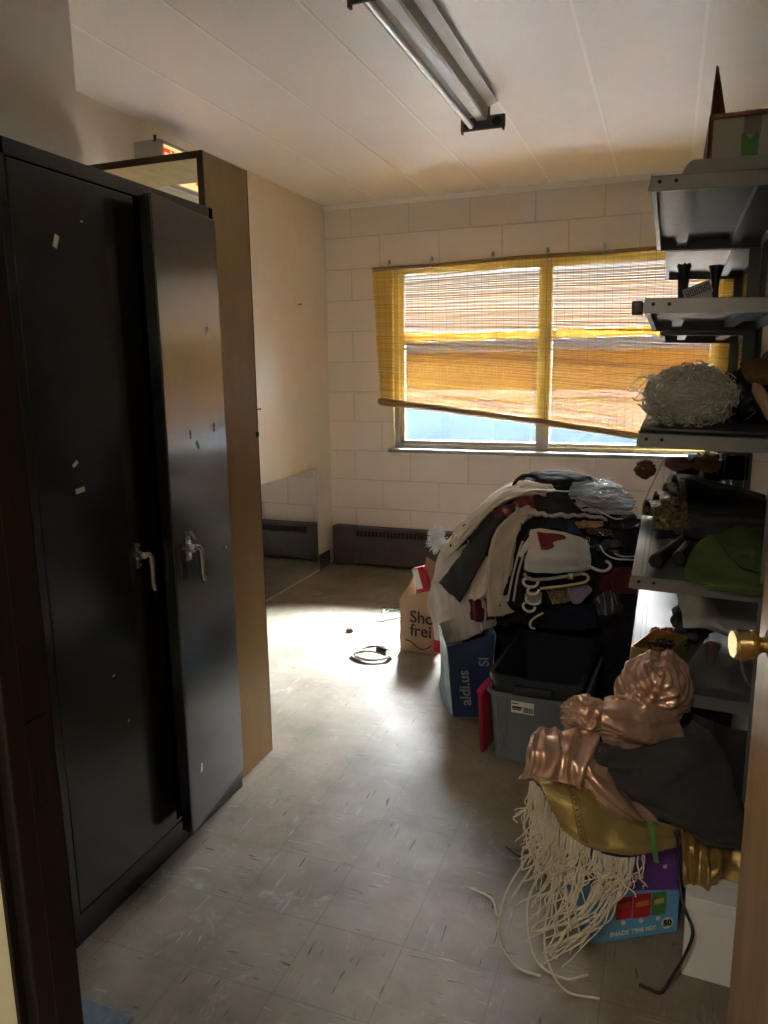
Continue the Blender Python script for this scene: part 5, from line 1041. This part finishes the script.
b = MB(); rr = bmesh.ops.create_icosphere(b.b, subdivisions=5, radius=1.0)['verts']
for v in rr:
    d = v.co.copy(); k = 1 + 0.16 * noise.fractal(d * 2.8 + Vector((9, 4, 2)), 0.9, 2.1, 5)
    p = Vector((d.x * 0.17, d.y * 0.40, d.z * 0.60)) * k + Vector((0.14, 3.27, 0.42)); p.x = min(max(p.x, -0.02), 0.268); p.y = min(max(p.y, 2.835), 3.66); p.z = min(max(p.z, 0.004), 1.01 + 0.02 * noise.noise(d * 6)); v.co = p
solo(b, 'dark_clothes', M['f_black'], 'dark clothes stuffed into the far shelving by the window', 'clothes', kind='stuff', angle=80)
HEAP = (
 ('maroon_cloth', 'maroon_low', 'f_maroon', 'dark maroon garment low in the heap above the blue bag', 'garment', dict(ridge=0.006)),
 ('white_shirt', 'shirt_left2', 'f_grey', 'pale grey shirt hanging low in the heap behind the blue bag', 'shirt', dict(fold=(0.012, 22))),
 ('white_shirt', 'shirt_left', 'f_white', 'long white shirt hanging down the side of the heap by the paper bag', 'shirt', dict(fold=(0.010, 22), pleat=(7, 0.006))),
 ('black_shawl', 'black_shawl', 'f_black2', 'black shawl lying under the cream blouse on the heap', 'shawl', dict(ridge=0.005)),
 ('red_sweater', 'red_top', 'f_red', 'dark red sweater folded under the cream blouse on the heap', 'sweater', dict(ridge=0.006)),
 ('cream_blouse', 'cream_top', 'f_cream', 'long cream blouse draped over the upper slope of the heap', 'blouse', dict(fold=(0.012, 20, 'v'), th=0.010)),
 ('cream_sleeve', 'cream_crumple', 'f_cream', 'small crumpled cream sleeve beside the beige trousers', 'sleeve', dict(ridge=0.012, rfreq=18)),
 ('black_trousers', 'black_angular', 'f_black2', 'flat black trouser leg with a square hem over the white shirt', 'trousers', dict(fold=(0.004, 14))),
 ('beige_trousers', 'trousers', 'f_beige', 'beige trousers hanging down the front of the heap', 'trousers', dict(fold=(0.009, 16), th=0.012)),
 ('striped_jacket', 'black_jacket', 'f_black', 'black jacket with white stripes hanging beside the beige trousers', 'jacket', dict(ridge=0.004)),
 ('black_skirt', 'black_low', 'f_black', 'black skirt hanging behind the white plastic hangers', 'skirt', dict(ridge=0.005)),
 ('black_dress', 'black_mid', 'f_black', 'black dress folded under the plastic wrapped clothes', 'dress', dict(ridge=0.006)),
 ('black_pants', 'black_right', 'f_black', 'black pants piled on the heap next to the fourth shelf', 'pants', dict(ridge=0.008)),
 ('grey_shirt', 'grey_layer', 'f_grey', 'thin pale grey shirt edge between two black layers of the heap', 'shirt', dict(amp=0.004)),
 ('navy_coat', 'black_fold', 'f_navy', 'navy coat folded above the white sweatshirt', 'coat', dict(ridge=0.005)),
 ('dark_blouse', 'black_right2', 'f_black2', 'dark blouse laid along the heap beside the tan cloth', 'blouse', dict(ridge=0.004)),
 ('tan_cloth', 'tan_fold', 'f_tan', 'tan cloth folded on the heap above the white sweatshirt', 'cloth', dict(ridge=0.004)),
 ('brown_cloth', 'brown_fold', 'f_brown', 'brown cloth strip under the tan cloth on the heap', 'cloth', dict(ridge=0.005)),
 ('grey_blouse', 'grey_right', 'f_char', 'charcoal blouse right of the white sweatshirt', 'blouse', dict(ridge=0.007)),
 ('maroon_skirt', 'maroon_right', 'f_maroon', 'maroon skirt at the right of the heap under the fourth shelf', 'skirt', dict(ridge=0.006)),
 ('navy_trousers', 'navy_low', 'f_navy', 'navy trousers at the foot of the heap behind the charcoal tote', 'trousers', dict(ridge=0.006)),
 ('sequin_vest', 'sequin', 'sequin', 'gold sequined vest below the white sweatshirt', 'vest', dict(amp=0.004)),
 ('lavender_blouse', 'lavender', 'f_lav', 'lavender blouse beside the gold sequined vest', 'blouse', dict(amp=0.005)),
 ('grey_tank', 'grey_tag', 'f_grey', 'grey tank top behind the stacked white hanger ends', 'tank top', dict(amp=0.004)),
 ('white_sweatshirt', 'white_shirt', 'f_white', 'folded white sweatshirt with a dark red print on the front of the heap', 'sweatshirt', dict(fold=(0.011, 15, 'v'), th=0.016)),
)
OB = {}
for i, (nm, key, m, lab, cat, kw) in enumerate(HEAP):
    k2 = dict(per=11, amp=0.006, freq=13, seed=i * 1.7 + 1, edge=0.004, th=0.007, fold=(0.011, 17)); k2.update(kw); k2['ridge'] = 0.0
    OB[key] = tag(cloth(nm, key, M[m], None, **k2), lab, cat)
    if key == 'white_shirt': SW_ = LAST
cloth('sleeve', 'white_sleeve', M['f_white'], OB['white_shirt'], per=8, amp=0.005, th=0.006)
J = upsample(CTRL['white_shirt'], 6)
b = MB(); b.tube([p + Vector((0, -0.010, 0.002)) for p in J[-1][1:-1]], [0.006 + 0.002 * math.sin(k * .9) for k in range(len(J[-1]) - 2)], 8); b.build('hem', M['f_white'], OB['white_shirt'], True)
b = MB(); b.tube([J[i][-4] + Vector((-0.004 * math.sin(i), -0.012, 0)) for i in range(3, len(J) - 1)], 0.005, 8); b.build('cuff', M['f_white'], OB['white_shirt'], True)
R_, C_ = len(SW_), len(SW_[0]); rows = []
for i in range(int(R_ * .16), int(R_ * .56)):
    f = (i / R_ - .16) / .40; c0 = .17 + .10 * f; c1 = .66 - .05 * f - .30 * max(0, f - .45) * 1.8; row = []
    for k in range(14):
        c = (c0 + (c1 - c0) * k / 13 * (0.55 + 0.45 * abs(math.sin(f * 5 + 0.6)))) * (C_ - 1); j = int(c); row.append(SW_[i][j].lerp(SW_[i][min(j + 1, C_ - 1)], c - j))
    rows.append(row)
n0 = (rows[-1][0] - rows[0][0]).cross(rows[0][-1] - rows[0][0]).normalized()
if n0.y > 0: n0 = -n0
b = MB(); b.grid([[p + n0 * 0.0025 for p in r] for r in rows], 0.0); b.build('red_print', M['f_red'], OB['white_shirt'], True, 75)
for k in (0, 1):
    J = upsample(CTRL['black_jacket'], 6); cj = 4 + 3 * k
    b = MB(); b.tube([J[i][cj] + Vector((0, -0.012, 0.004)) for i in range(6, len(J) - 1)], 0.0042, 6); b.build('stripe', M['f_white'], OB['black_jacket'], True)
# plastic wrapped clothes on top
o = cloth('wrapped_clothes', 'wrap_top', M['f_grey'], None, per=11, amp=0.008, fold=(0.016, 20, 'v'), seed=31, th=0.010); tag(o, 'grey clothes on hangers wrapped in clear plastic on top of the heap', 'clothes')
cloth('plastic_wrap', [[(p[0], p[1] - 0.014, p[2] + 0.014) for p in r] for r in CTRL['wrap_top']], M['film'], o, per=13, amp=0.008, fold=(0.016, 34, 'v'), seed=33, th=0.0)
o = cloth('cream_scarf', 'cream_edge', M['f_beige'], None, per=10, amp=0.005, fold=(0.008, 20, 'v'), seed=37, th=0.009); tag(o, 'narrow beige scarf lying along the top of the cream blouse', 'scarf')
o = cloth('plastic_wrap', 'wrap_low', M['film'], None, per=11, amp=0.006, fold=(0.012, 30), seed=35, th=0.0); tag(o, 'torn clear plastic wrap low at the right of the heap', 'plastic wrap')
# dark backpack on the very top
bp = empty('duffel_bag', (-0.44, 3.34, 0.83), 0, 'navy duffel bag with a handle loop on the very top of the heap', 'bag')
b = MB(); b.ball((-0.435, 3.28, 0.872), 1.0, 5, (0.165, 0.12, 0.050), 0.16, 2.2, 12); part(b, 'bag_body', M['f_black'], bp, True)
b = MB(); hp = [r[0] for r in upsample([[p, p] for p in ((-0.61, 3.19, 0.838), (-0.600, 3.185, 0.878), (-0.565, 3.185, 0.908), (-0.515, 3.185, 0.905), (-0.485, 3.19, 0.88))], 6)]; b.tube(hp, 0.008, 8); part(b, 'handle', M['f_black'], bp, True)
b = MB(); b.tube([(-0.64, 3.16, 0.795), (-0.60, 3.17, 0.822), (-0.555, 3.18, 0.845), (-0.50, 3.175, 0.852)], 0.006, 6); part(b, 'strap', M['f_black'], bp, True)
b = MB(); b.tube([(-0.42, 3.185, 0.882), (-0.36, 3.19, 0.885), (-0.30, 3.21, 0.872)], 0.003, 6); part(b, 'zipper', M['shelf'], bp, True)
# white feather trim
rnd = random.Random(3); b = MB(); fc = Vector((-0.955, 3.18, 0.605)); b.ball(fc, 0.030, 3, (0.9, 0.8, 1.5), 0.3, 3)
for k in range(420):
    d = Vector((rnd.gauss(0, 1), rnd.gauss(0, 1), rnd.gauss(0, 1))).normalized(); p0 = fc + Vector((d.x * .024, d.y * .022, d.z * .042)); l = rnd.uniform(.014, .030)
    p1 = p0 + d * l * .6 + Vector(noise.noise_vector(p0 * 60)) * .008; p2 = p0 + d * l + Vector(noise.noise_vector(p0 * 80)) * .014
    b.tube([p0, p1, p2], [0.0022, 0.0018, 0.0006], 4)
solo(b, 'feather_boa', M['feather'], 'white feather boa end on the side of the heap facing the wall', 'feather boa')

# hangers in the heap: ends of plastic hangers and metal hooks poking out
def hanger(mb, c, ux, uz, w=0.40, h=0.15, r=0.004, hook=True):
    ux, uz, c = Vector(ux).normalized(), Vector(uz).normalized(), Vector(c)
    W = lambda a, z: c + ux * a + uz * z
    pts = [W(0.0, h), W(w * .10, h * .86), W(w * .30, h * .45), W(w * .47, 0.02), W(w * .5, 0.004), W(w * .47, -0.008), W(0, -0.008), W(-w * .47, -0.008), W(-w * .5, 0.004), W(-w * .47, 0.02), W(-w * .30, h * .45), W(-w * .10, h * .86)]
    mb.tube(pts, r, 8, closed=True)
    return [W(0, h), W(0, h + 0.025)] + [W(0.018 * math.sin(a) , h + 0.045 - 0.018 * math.cos(a)) for a in [0.0 + k * 0.42 for k in range(1, 11)]]
def along(pts, k=5): return [r_[0] for r_ in upsample([[p, p] for p in pts], k)]
for n_, r, m, l, g_ in (
    ('h0', .0055, 'hanger', 'white plastic hanger end below the white sweatshirt, topmost of the five', 'white hanger ends in the heap'), ('h1', .0052, 'hanger', 'white plastic hanger end below the white sweatshirt, second of the five from the top', 'white hanger ends in the heap'),
    ('h2', .0048, 'hanger', 'white plastic hanger end beside the gold sequined vest, third of the five from the top', 'white hanger ends in the heap'), ('h3', .0050, 'hanger', 'white plastic hanger end, fourth of the five from the top, above the charcoal tote', 'white hanger ends in the heap'),
    ('h4', .0042, 'hanger', 'pale hanger end standing upright, lowest of the five, above the charcoal tote', 'white hanger ends in the heap'), ('h5', .0058, 'hanger', 'white plastic hanger end right of the white sweatshirt', None),
    ('bar', .0050, 'hanger_tan', 'cream plastic hanger loop under the folded white sweatshirt', None), ('bar2', .0060, 'f_grey', 'grey padded hanger bar along the bottom of the white sweatshirt', None)):
    b = MB(); b.tube(along(PATHS[n_]), r, 8); solo(b, 'clothes_hanger', M[m], l, 'hanger', g_)
b = MB(); p = Vector(PATHS['bar2'][5]); b.box(p.x - 0.012, p.x + 0.012, p.y - 0.012, p.y - 0.002, p.z - 0.012, p.z + 0.010, 0.002); solo(b, 'metal_clip', M['steel'], 'small metal clip on the grey padded hanger bar', 'clip')
for n_, r, m, l, g_ in (
    ('w0', .0030, 'hanger', 'long thin white hanger arm curving right among the black clothes', None), ('w1', .0026, 'hanger', 'straight thin hanger arm above the curving white hanger arm', None), ('w2', .0022, 'steel', 'twisted metal hanger hook at the right shoulder of the white sweatshirt', None),
    ('w3', .0020, 'steel', 'small metal hanger hook below the tan cloth', 'metal hooks below the tan cloth'), ('w4', .0020, 'steel', 'small metal hanger hook below the tan cloth', 'metal hooks below the tan cloth'),
    ('t0', .0024, 'steel', 'metal hanger hook rising from the plastic wrapped clothes on top of the heap', None), ('t1', .0030, 'hanger', 'thin white hanger arm under the navy duffel bag', None), ('t2', .0034, 'hanger', 'white hanger end curving round the right end of the wrapped clothes', None),
    ('t3', .0026, 'hanger', 'small white hanger loop on the wrapped clothes', None), ('t4', .0024, 'hanger', 'white hanger arm lying across the middle of the wrapped clothes', None), ('t5', .0026, 'hanger', 'white hanger arm along the lower edge of the wrapped clothes', None), ('t6', .0022, 'hanger', 'thin white hanger arm along the upper left of the wrapped clothes', None)):
    b = MB(); b.tube(along(PATHS[n_]), r, 7); solo(b, 'clothes_hanger', M[m], l, 'hanger', g_)

# ---- on the floor
rnd = random.Random(8)
cc = Vector((-1.28, 3.18, 0)); cp = []
for k in range(150):
    a = k / 150 * 2 * PI * 4.6; rr_ = 0.086 + 0.014 * noise.noise(Vector((k * .06, 0, 0))) + 0.006 * math.sin(k * .5)
    cp.append(cc + Vector((rr_ * math.cos(a) * 1.08 + 0.006 * noise.noise(Vector((0, k * .09, 0))), rr_ * math.sin(a) * 0.95, 0.006 + 0.005 * (1 + noise.noise(Vector((0, 3, k * .08)))) + 0.010 * max(0, math.sin(a + 0.7)))))
ck_ = empty('cable_coil', cc, 0, 'small coil of black and pale cable lying on the bare floor', 'cable')
b = MB(); b.tube(cp, 0.0036, 7); part(b, 'black_cable', M['wire'], ck_, True)
b = MB(); b.tube([p + Vector((0.004, -0.004, 0.002)) * (1 + 0 * i) + Vector((0, 0, 0.0015)) for i, p in enumerate(cp[20:75])], 0.003, 6); part(b, 'pale_cable', M['hanger'], ck_, True)
b = MB(); b.box(cc.x - 0.010, cc.x + 0.050, cc.y + 0.070, cc.y + 0.098, 0.003, 0.026, 0.006); part(b, 'plug', M['wire'], ck_)
wh = empty('wire_hanger', (-1.43, 3.80, 0), 0, 'black wire hanger lying flat on the floor by the paper bag', 'hanger')
b = MB(); hk = hanger(b, (-1.33, 3.78, 0.006), (0.55, 0.80, 0), (-0.80, 0.45, 0.02), 0.34, 0.12, 0.004)
hk = [Vector((p.x, p.y, max(p.z, 0.006))) for p in hk]; b.tube(hk, 0.0035, 7); part(b, 'hanger_frame', M['wire'], wh, True)
b = MB(); b.tube([(-1.42 + 0.045 * math.cos(a), 3.81 + 0.055 * math.sin(a), 0.006 + 0.004 * math.sin(a * 2) ** 2) for a in [k * PI / 9 for k in range(18)]], 0.0025, 6, closed=True); part(b, 'loose_loop', M['steel'], wh, True)
lump('dirt_lump', M['f_brown'], (-1.515, 3.457, 0.010), (0.020, 0.016, 0.012), 'small brown lump alone on the floor left of the cable coil', 'lump', 4, 0.3)
b = MB(); b.box(-1.16, -1.00, 0.93, 1.085, 0.001, 0.012, 0.004); solo(b, 'blue_mat', M['blue_mat'], 'corner of a dark blue mat on the floor inside the door frame', 'mat')
b = MB(); b.tube([(-0.37, 1.93, 0.003), (-0.33, 1.90, 0.004), (-0.28, 1.895, 0.004), (-0.20, 1.84, 0.003)], 0.003, 6); solo(b, 'loose_cable', M['wire'], 'thin dark cable end on the floor beside the fringe', 'cable')
# ---- foreground: snack box, white box, satin, gold fabric with fringe, grey garment
sn = empty('snack_box', (0.0, 1.8, 0), 0, 'blue and purple snack variety carton under the gold fringed cloth', 'box')
P0, P1 = Vector((-0.101, 1.634, 0)), Vector((0.091, 1.747, 0)); sx_ = (P1 - P0).normalized(); sy_ = Vector((-sx_.y, sx_.x, 0)); SW = (P1 - P0).length; SH = 0.245; SD = 0.20
sc_ = P0 + sx_ * SW / 2 + sy_ * SD / 2 + Vector((0, 0, SH / 2))
def S3(a, z, o=0.0): return P0 + sx_ * a + Vector((0, 0, z)) - sy_ * o
b = MB(); b.obox(sc_, sx_, sy_, (0, 0, 1), SW / 2, SD / 2, SH / 2, 0.002); part(b, 'carton_body', M['blue_card'], sn)
def flat(poly, o, name, m, parent, th=0.0006):
    b = MB(); b.prism([S3(a, z, o) for a, z in poly], (0, 0, 0), -sy_ * th); return part(b, name, m, parent)
pp = flat([(0.002, 0.150), (0.06, 0.138), (SW - 0.001, 0.116), (SW - 0.001, SH - 0.002), (0.002, SH - 0.002)], 0.0004, 'purple_panel', M['purple'], sn)
b = MB(); b.prism([P0 + sy_ * s + Vector((-0.0008 * sx_.x, -0.0008 * sx_.y, z)) for s, z in ((0.002, 0.15), (SD - 0.002, 0.12), (SD - 0.002, SH - 0.002), (0.002, SH - 0.002))], (0, 0, 0), -sx_ * 0.0006); part(b, 'purple_panel', M['purple'], sn)
for i, (a0, a1, z0, z1, m) in enumerate(((0.058, 0.098, 0.058, 0.118, 'red'), (0.102, 0.146, 0.056, 0.120, 'red'), (0.150, 0.186, 0.056, 0.118, 'green'))):
    pk = flat([(a0, z0), (a1, z0), (a1 + 0.001, (z0 + z1) / 2), (a1, z1), (a0, z1), (a0 - 0.001, (z0 + z1) / 2)], 0.0012, 'pack_picture', M[m], sn)
    flat([(a0 + .006, z0 + .030), (a1 - .006, z0 + .032), (a1 - .006, z0 + .046), (a0 + .006, z0 + .042)], 0.002, 'pack_band', mat('pack_band_%d' % i, ((0.55, .1, .06), (0.50, .22, .05), (0.55, .45, .12))[i], 0.5), pk)
    b = MB(); b.lathe([(0.0001, 0), (0.006, 0), (0.006, 0.0006), (0.0001, 0.0006)], S3((a0 + a1) / 2, z0 - 0.010, 0.0016), 'y', 16, Matrix((sx_, sy_, Vector((0, 0, 1)))).transposed().to_4x4()); part(b, 'count_dot', M['white_ink'], sn)
b = MB(); b.lathe([(0.0001, 0), (0.0155, 0), (0.0155, 0.0006), (0.0001, 0.0006)], S3(0.193, 0.030, 0.0016), 'y', 24, Matrix((sx_, sy_, Vector((0, 0, 1)))).transposed().to_4x4()); dot = part(b, 'count_disc', M['white_ink'], sn)
ptext('count_number', '50', 0.022, M['dark_ink'], S3(0.193, 0.030, 0.0024), sx_, (0, 0, 1), dot, bold=0.0012)
ptext('lettering', 'SNACK TIME MIX', 0.0155, M['white_ink'], S3(0.104, 0.020, 0.0014), sx_ + Vector((0, 0, 0.03)), (0, 0, 1), sn, bold=0.0004)
for a, z in ((0.155, 0.205), (0.118, 0.165), (0.090, 0.150), (0.178, 0.185)):
    b = MB(); b.lathe([(0.0001, 0), (0.0055, 0), (0.0055, 0.0006), (0.0001, 0.0006)], S3(a, z, 0.0016), 'y', 12, Matrix((sx_, sy_, Vector((0, 0, 1)))).transposed().to_4x4()); part(b, 'count_dot', M['white_ink'], pp)

wb = empty('white_box', (0.25, 1.66, 0), 0, 'white cardboard box with a fitted lid beside the snack carton', 'box')
Q0 = Vector((0.0945, 1.577, 0)); wx = Vector((0.998, -0.05, 0)).normalized(); wy = Vector((0.05, 0.998, 0)).normalized()
b = MB(); b.obox(Q0 + wx * 0.15 + wy * 0.115 + Vector((0, 0, 0.085)), wx, wy, (0, 0, 1), 0.148, 0.082, 0.085, 0.002); part(b, 'box_body', M['white_card'], wb)
b = MB(); b.obox(Q0 + wx * 0.15 + wy * 0.115 + Vector((0, 0, 0.187)), wx, wy, (0, 0, 1), 0.150, 0.084, 0.0155, 0.002); part(b, 'box_lid', M['white_card'], wb)
b = MB(); b.lathe([(0.0001, 0), (0.014, 0), (0.014, 0.0008), (0.0001, 0.0008)], Q0 + wx * 0.118 + wy * 0.0322 + Vector((0, 0, 0.125)), 'y', 20); part(b, 'hand_hole', M['black'], wb)

hp_ = solo(MB().ball((0.06, 1.99, 0.24), 1.0, 5, (0.20, 0.155, 0.235), 0.22, 2.4, 6.0), 'clothes_bundle', M['f_black'], 'dark bundle of clothes behind the grey garment under the lowest shelf', 'clothes', kind='stuff', angle=80)
for v in hp_.data.vertices: v.co.z = min(max(v.co.z, 0.004), 0.40); v.co.y = max(v.co.y, 1.97 if v.co.x < 0.12 else 1.84)
o = cloth('dark_garment', 'dark_right', M['f_black2'], None, per=9, amp=0.01, ridge=0.008, seed=51, th=0.006); tag(o, 'black garment sagging under the lowest shelf right of the grey garment', 'garment')
o = cloth('pleated_gold_cloth', 'gold_b', M['gold_dark'], None, per=13, amp=0.004, ridge=0.004, rfreq=22, fold=(0.016, 20), seed=52, th=0.004); tag(o, 'pleated old gold satin skirt lying over the white box', 'skirt')
gd = cloth('gold_cloth', 'gold_a', M['gold'], None, per=12, amp=0.004, fold=(0.010, 12, 'v'), seed=53, th=0.004); tag(gd, 'shiny gold cloth with long cream fringe over the snack carton', 'cloth')
G_ = upsample(CTRL['gold_a'], 12)
b = MB()
for i in range(0, len(G_) - 1):
    for c_ in (12, 15):
        p = G_[i][c_] + Vector((0, -0.010, 0.006)); b.ball(p, 0.0022, 1)
for i in range(0, len(G_) - 1, 2): b.ball(G_[i][13] + Vector((0.002, -0.011, 0.006)), 0.003, 1)
b.build('beaded_border', M['gold_dark'], gd, True)
# fringe: strands from the left edge and the hem
rnd = random.Random(77); b = MB()
left_pts = [G_[i][0] for i in range(0, len(G_))]; hem_pts = [G_[-1][j] for j in range(0, 46)]
def strand(p, L, dx, dy, w):
    n = 14; pts = []; fx_, fy_ = rnd.uniform(4, 11), rnd.uniform(3, 9); ph = rnd.uniform(0, 6)
    for k in range(n):
        f = k / (n - 1)
        x = p.x + dx * f * f + 0.016 * f * math.sin(f * fx_ + ph) + 0.004 * math.sin(f * 17 + ph * 3) * f; y = p.y - 0.012 - 0.030 * math.sin(min(1, f * 2) * PI / 2) + dy * f * f + 0.010 * f * math.cos(f * fy_ + ph); z = p.z - L * f
        s_ = (Vector((x, y, 0)) - P0).dot(sy_)
        if z < 0.246 and s_ > -0.006 and -0.01 < (Vector((x, y, 0)) - P0).dot(sx_) < SW + .01: 
            q_ = Vector((x, y, 0)) - sy_ * (s_ + 0.006 + 0.004 * rnd.random()); x, y = q_.x, q_.y
        if z < 0.004: x += (0.004 - z) * dx * 3; y += (0.004 - z) * -0.25; z = 0.004 + rnd.uniform(0, .003)
        pts.append((x, y, z))
    b.tube(pts, [w * (1 - 0.35 * (k / (n - 1))) for k in range(n)], 5)
for k in range(95):
    p = left_pts[int(rnd.uniform(0, 1) ** 0.9 * (len(left_pts) - 1))]
    strand(p + Vector((rnd.uniform(-.006, .006), 0, 0)), rnd.uniform(0.07, 0.17), rnd.uniform(-0.05, 0.05), rnd.uniform(-0.03, 0.01), rnd.uniform(0.0016, 0.0030))
for k in range(44):
    p = hem_pts[int(rnd.uniform(0, 45))]; strand(p, rnd.uniform(0.03, 0.08), rnd.uniform(-0.05, 0.03), rnd.uniform(-0.03, 0.0), rnd.uniform(0.0016, 0.0028))
for k in range(22):
    p = hem_pts[int(rnd.uniform(22, 40))]; strand(p, rnd.uniform(0.15, 0.25), rnd.uniform(-0.17, -0.10), rnd.uniform(-0.08, -0.03), rnd.uniform(0.0020, 0.0032))
for k in range(24):
    p = hem_pts[int(rnd.uniform(2, 16))]; strand(p, rnd.uniform(0.12, 0.24), rnd.uniform(-0.09, 0.02), rnd.uniform(-0.06, -0.02), rnd.uniform(0.0018, 0.0030))
for pts in (((-0.22, 1.60, 0.20), (-0.25, 1.58, 0.10), (-0.22, 1.53, 0.012), (-0.15, 1.50, 0.006), (-0.10, 1.53, 0.006)), ((-0.23, 1.61, 0.22), (-0.29, 1.60, 0.10), (-0.33, 1.64, 0.008), (-0.36, 1.70, 0.006), (-0.42, 1.72, 0.006)), ((-0.19, 1.59, 0.2), (-0.20, 1.53, 0.06), (-0.15, 1.47, 0.008), (-0.07, 1.47, 0.006)), ((-0.24, 1.60, 0.25), (-0.30, 1.57, 0.13), (-0.31, 1.55, 0.03), (-0.26, 1.50, 0.006), (-0.2, 1.49, 0.006))):
    b.tube([r_[0] for r_ in upsample([[p, p] for p in pts], 6)], 0.0028, 6)
fg = b.build('fringe', M['fringe'], gd, True)

st = empty('satin_costume', (0.0, 1.75, 0.42), 0, 'rose gold satin costume with puffed sleeve heaped above the gold cloth', 'costume')
def sat(key, **k): o = cloth('tmp', key, M['satin'], st, **k); o.data.transform(rootmat(st).inverted()); return o
sat('satin_c', per=14, amp=0.005, ridge=0.004, rfreq=22, fold=(0.020, 16), seed=61, th=0.004).name = 'satin_sleeve'
sat('satin_d', per=14, amp=0.004, fold=(0.016, 22), seed=62, th=0.004).name = 'satin_band'
sat('satin_b', per=15, amp=0.004, ridge=0.004, rfreq=24, fold=(0.013, 20, 'v'), seed=63, th=0.004).name = 'satin_bodice'
ca = Vector(CTRL['satin_a'][1][2]); sat('satin_a', per=17, amp=0.004, ridge=0.007, rfreq=22, seed=64, th=0.004, swirl=(ca, 300.0, 0.0045), fold=(0.008, 22)).name = 'satin_skirt'
b = MB(); rr = bmesh.ops.create_icosphere(b.b, subdivisions=6, radius=1.0)['verts']; pc_ = Vector((-0.146, 1.715, 0.543))
for v in rr:
    d = v.co.copy(); a = math.atan2(d.z + .25, d.y - 0.3); k = 1 + 0.085 * math.sin(a * 11 + 3 * noise.noise(d * 2)) * 1.3 + 0.09 * noise.fractal(d * 3, 1, 2, 4)
    v.co = Vector((d.x * 0.052, d.y * 0.045, d.z * 0.048)) * k + pc_
part(b, 'puffed_sleeve', M['satin'], st, True, 75)
b = MB(); b.tube([(-0.098, 1.715 + 0.0, 0.500), (-0.092, 1.70, 0.525), (-0.092, 1.70, 0.55), (-0.098, 1.715, 0.575)], 0.010, 8); part(b, 'gathered_seam', M['satin'], st, True)
o = cloth('grey_garment', 'grey_garment', M['f_char'], None, per=12, amp=0.006, fold=(0.013, 14, 'v'), seed=71, th=0.006, edge=0.003); tag(o, 'plain dark grey garment thrown over the rose gold satin', 'garment')
b = MB(); rp = [r_[0] for r_ in upsample([[p, p] for p in ((0.012, 1.635, 0.352), (0.018, 1.616, 0.335), (0.026, 1.606, 0.300), (0.031, 1.610, 0.268))], 5)]
for i in range(len(rp) - 1): 
    t = (rp[i + 1] - rp[i]).normalized(); b.obox((rp[i] + rp[i + 1]) / 2, (1, 0.2, 0), t.cross(Vector((1, 0.2, 0)).normalized()), t, 0.0055, 0.0012, (rp[i + 1] - rp[i]).length * .55)
solo(b, 'green_ribbon', M['green'], 'short green ribbon hanging from the dark grey garment', 'ribbon')
b = MB(); cp = [(0.072, 1.655, 0.325), (0.078, 1.640, 0.255), (0.090, 1.600, 0.190), (0.112, 1.562, 0.155), (0.100, 1.552, 0.10), (0.075, 1.540, 0.045), (0.055, 1.530, 0.010), (0.030, 1.535, 0.006), (0.010, 1.54, 0.006)]
b.tube([r_[0] for r_ in upsample([[p, p] for p in cp], 6)], 0.0036, 8); solo(b, 'black_strap', M['wire'], 'black strap dangling in front of the white box to the floor', 'strap')
b = MB(); b.ball((0.072, 1.656, 0.322), 0.008, 2); bpy.data.objects['black_strap']; b.build('knot', M['wire'], bpy.data.objects['black_strap'], True)
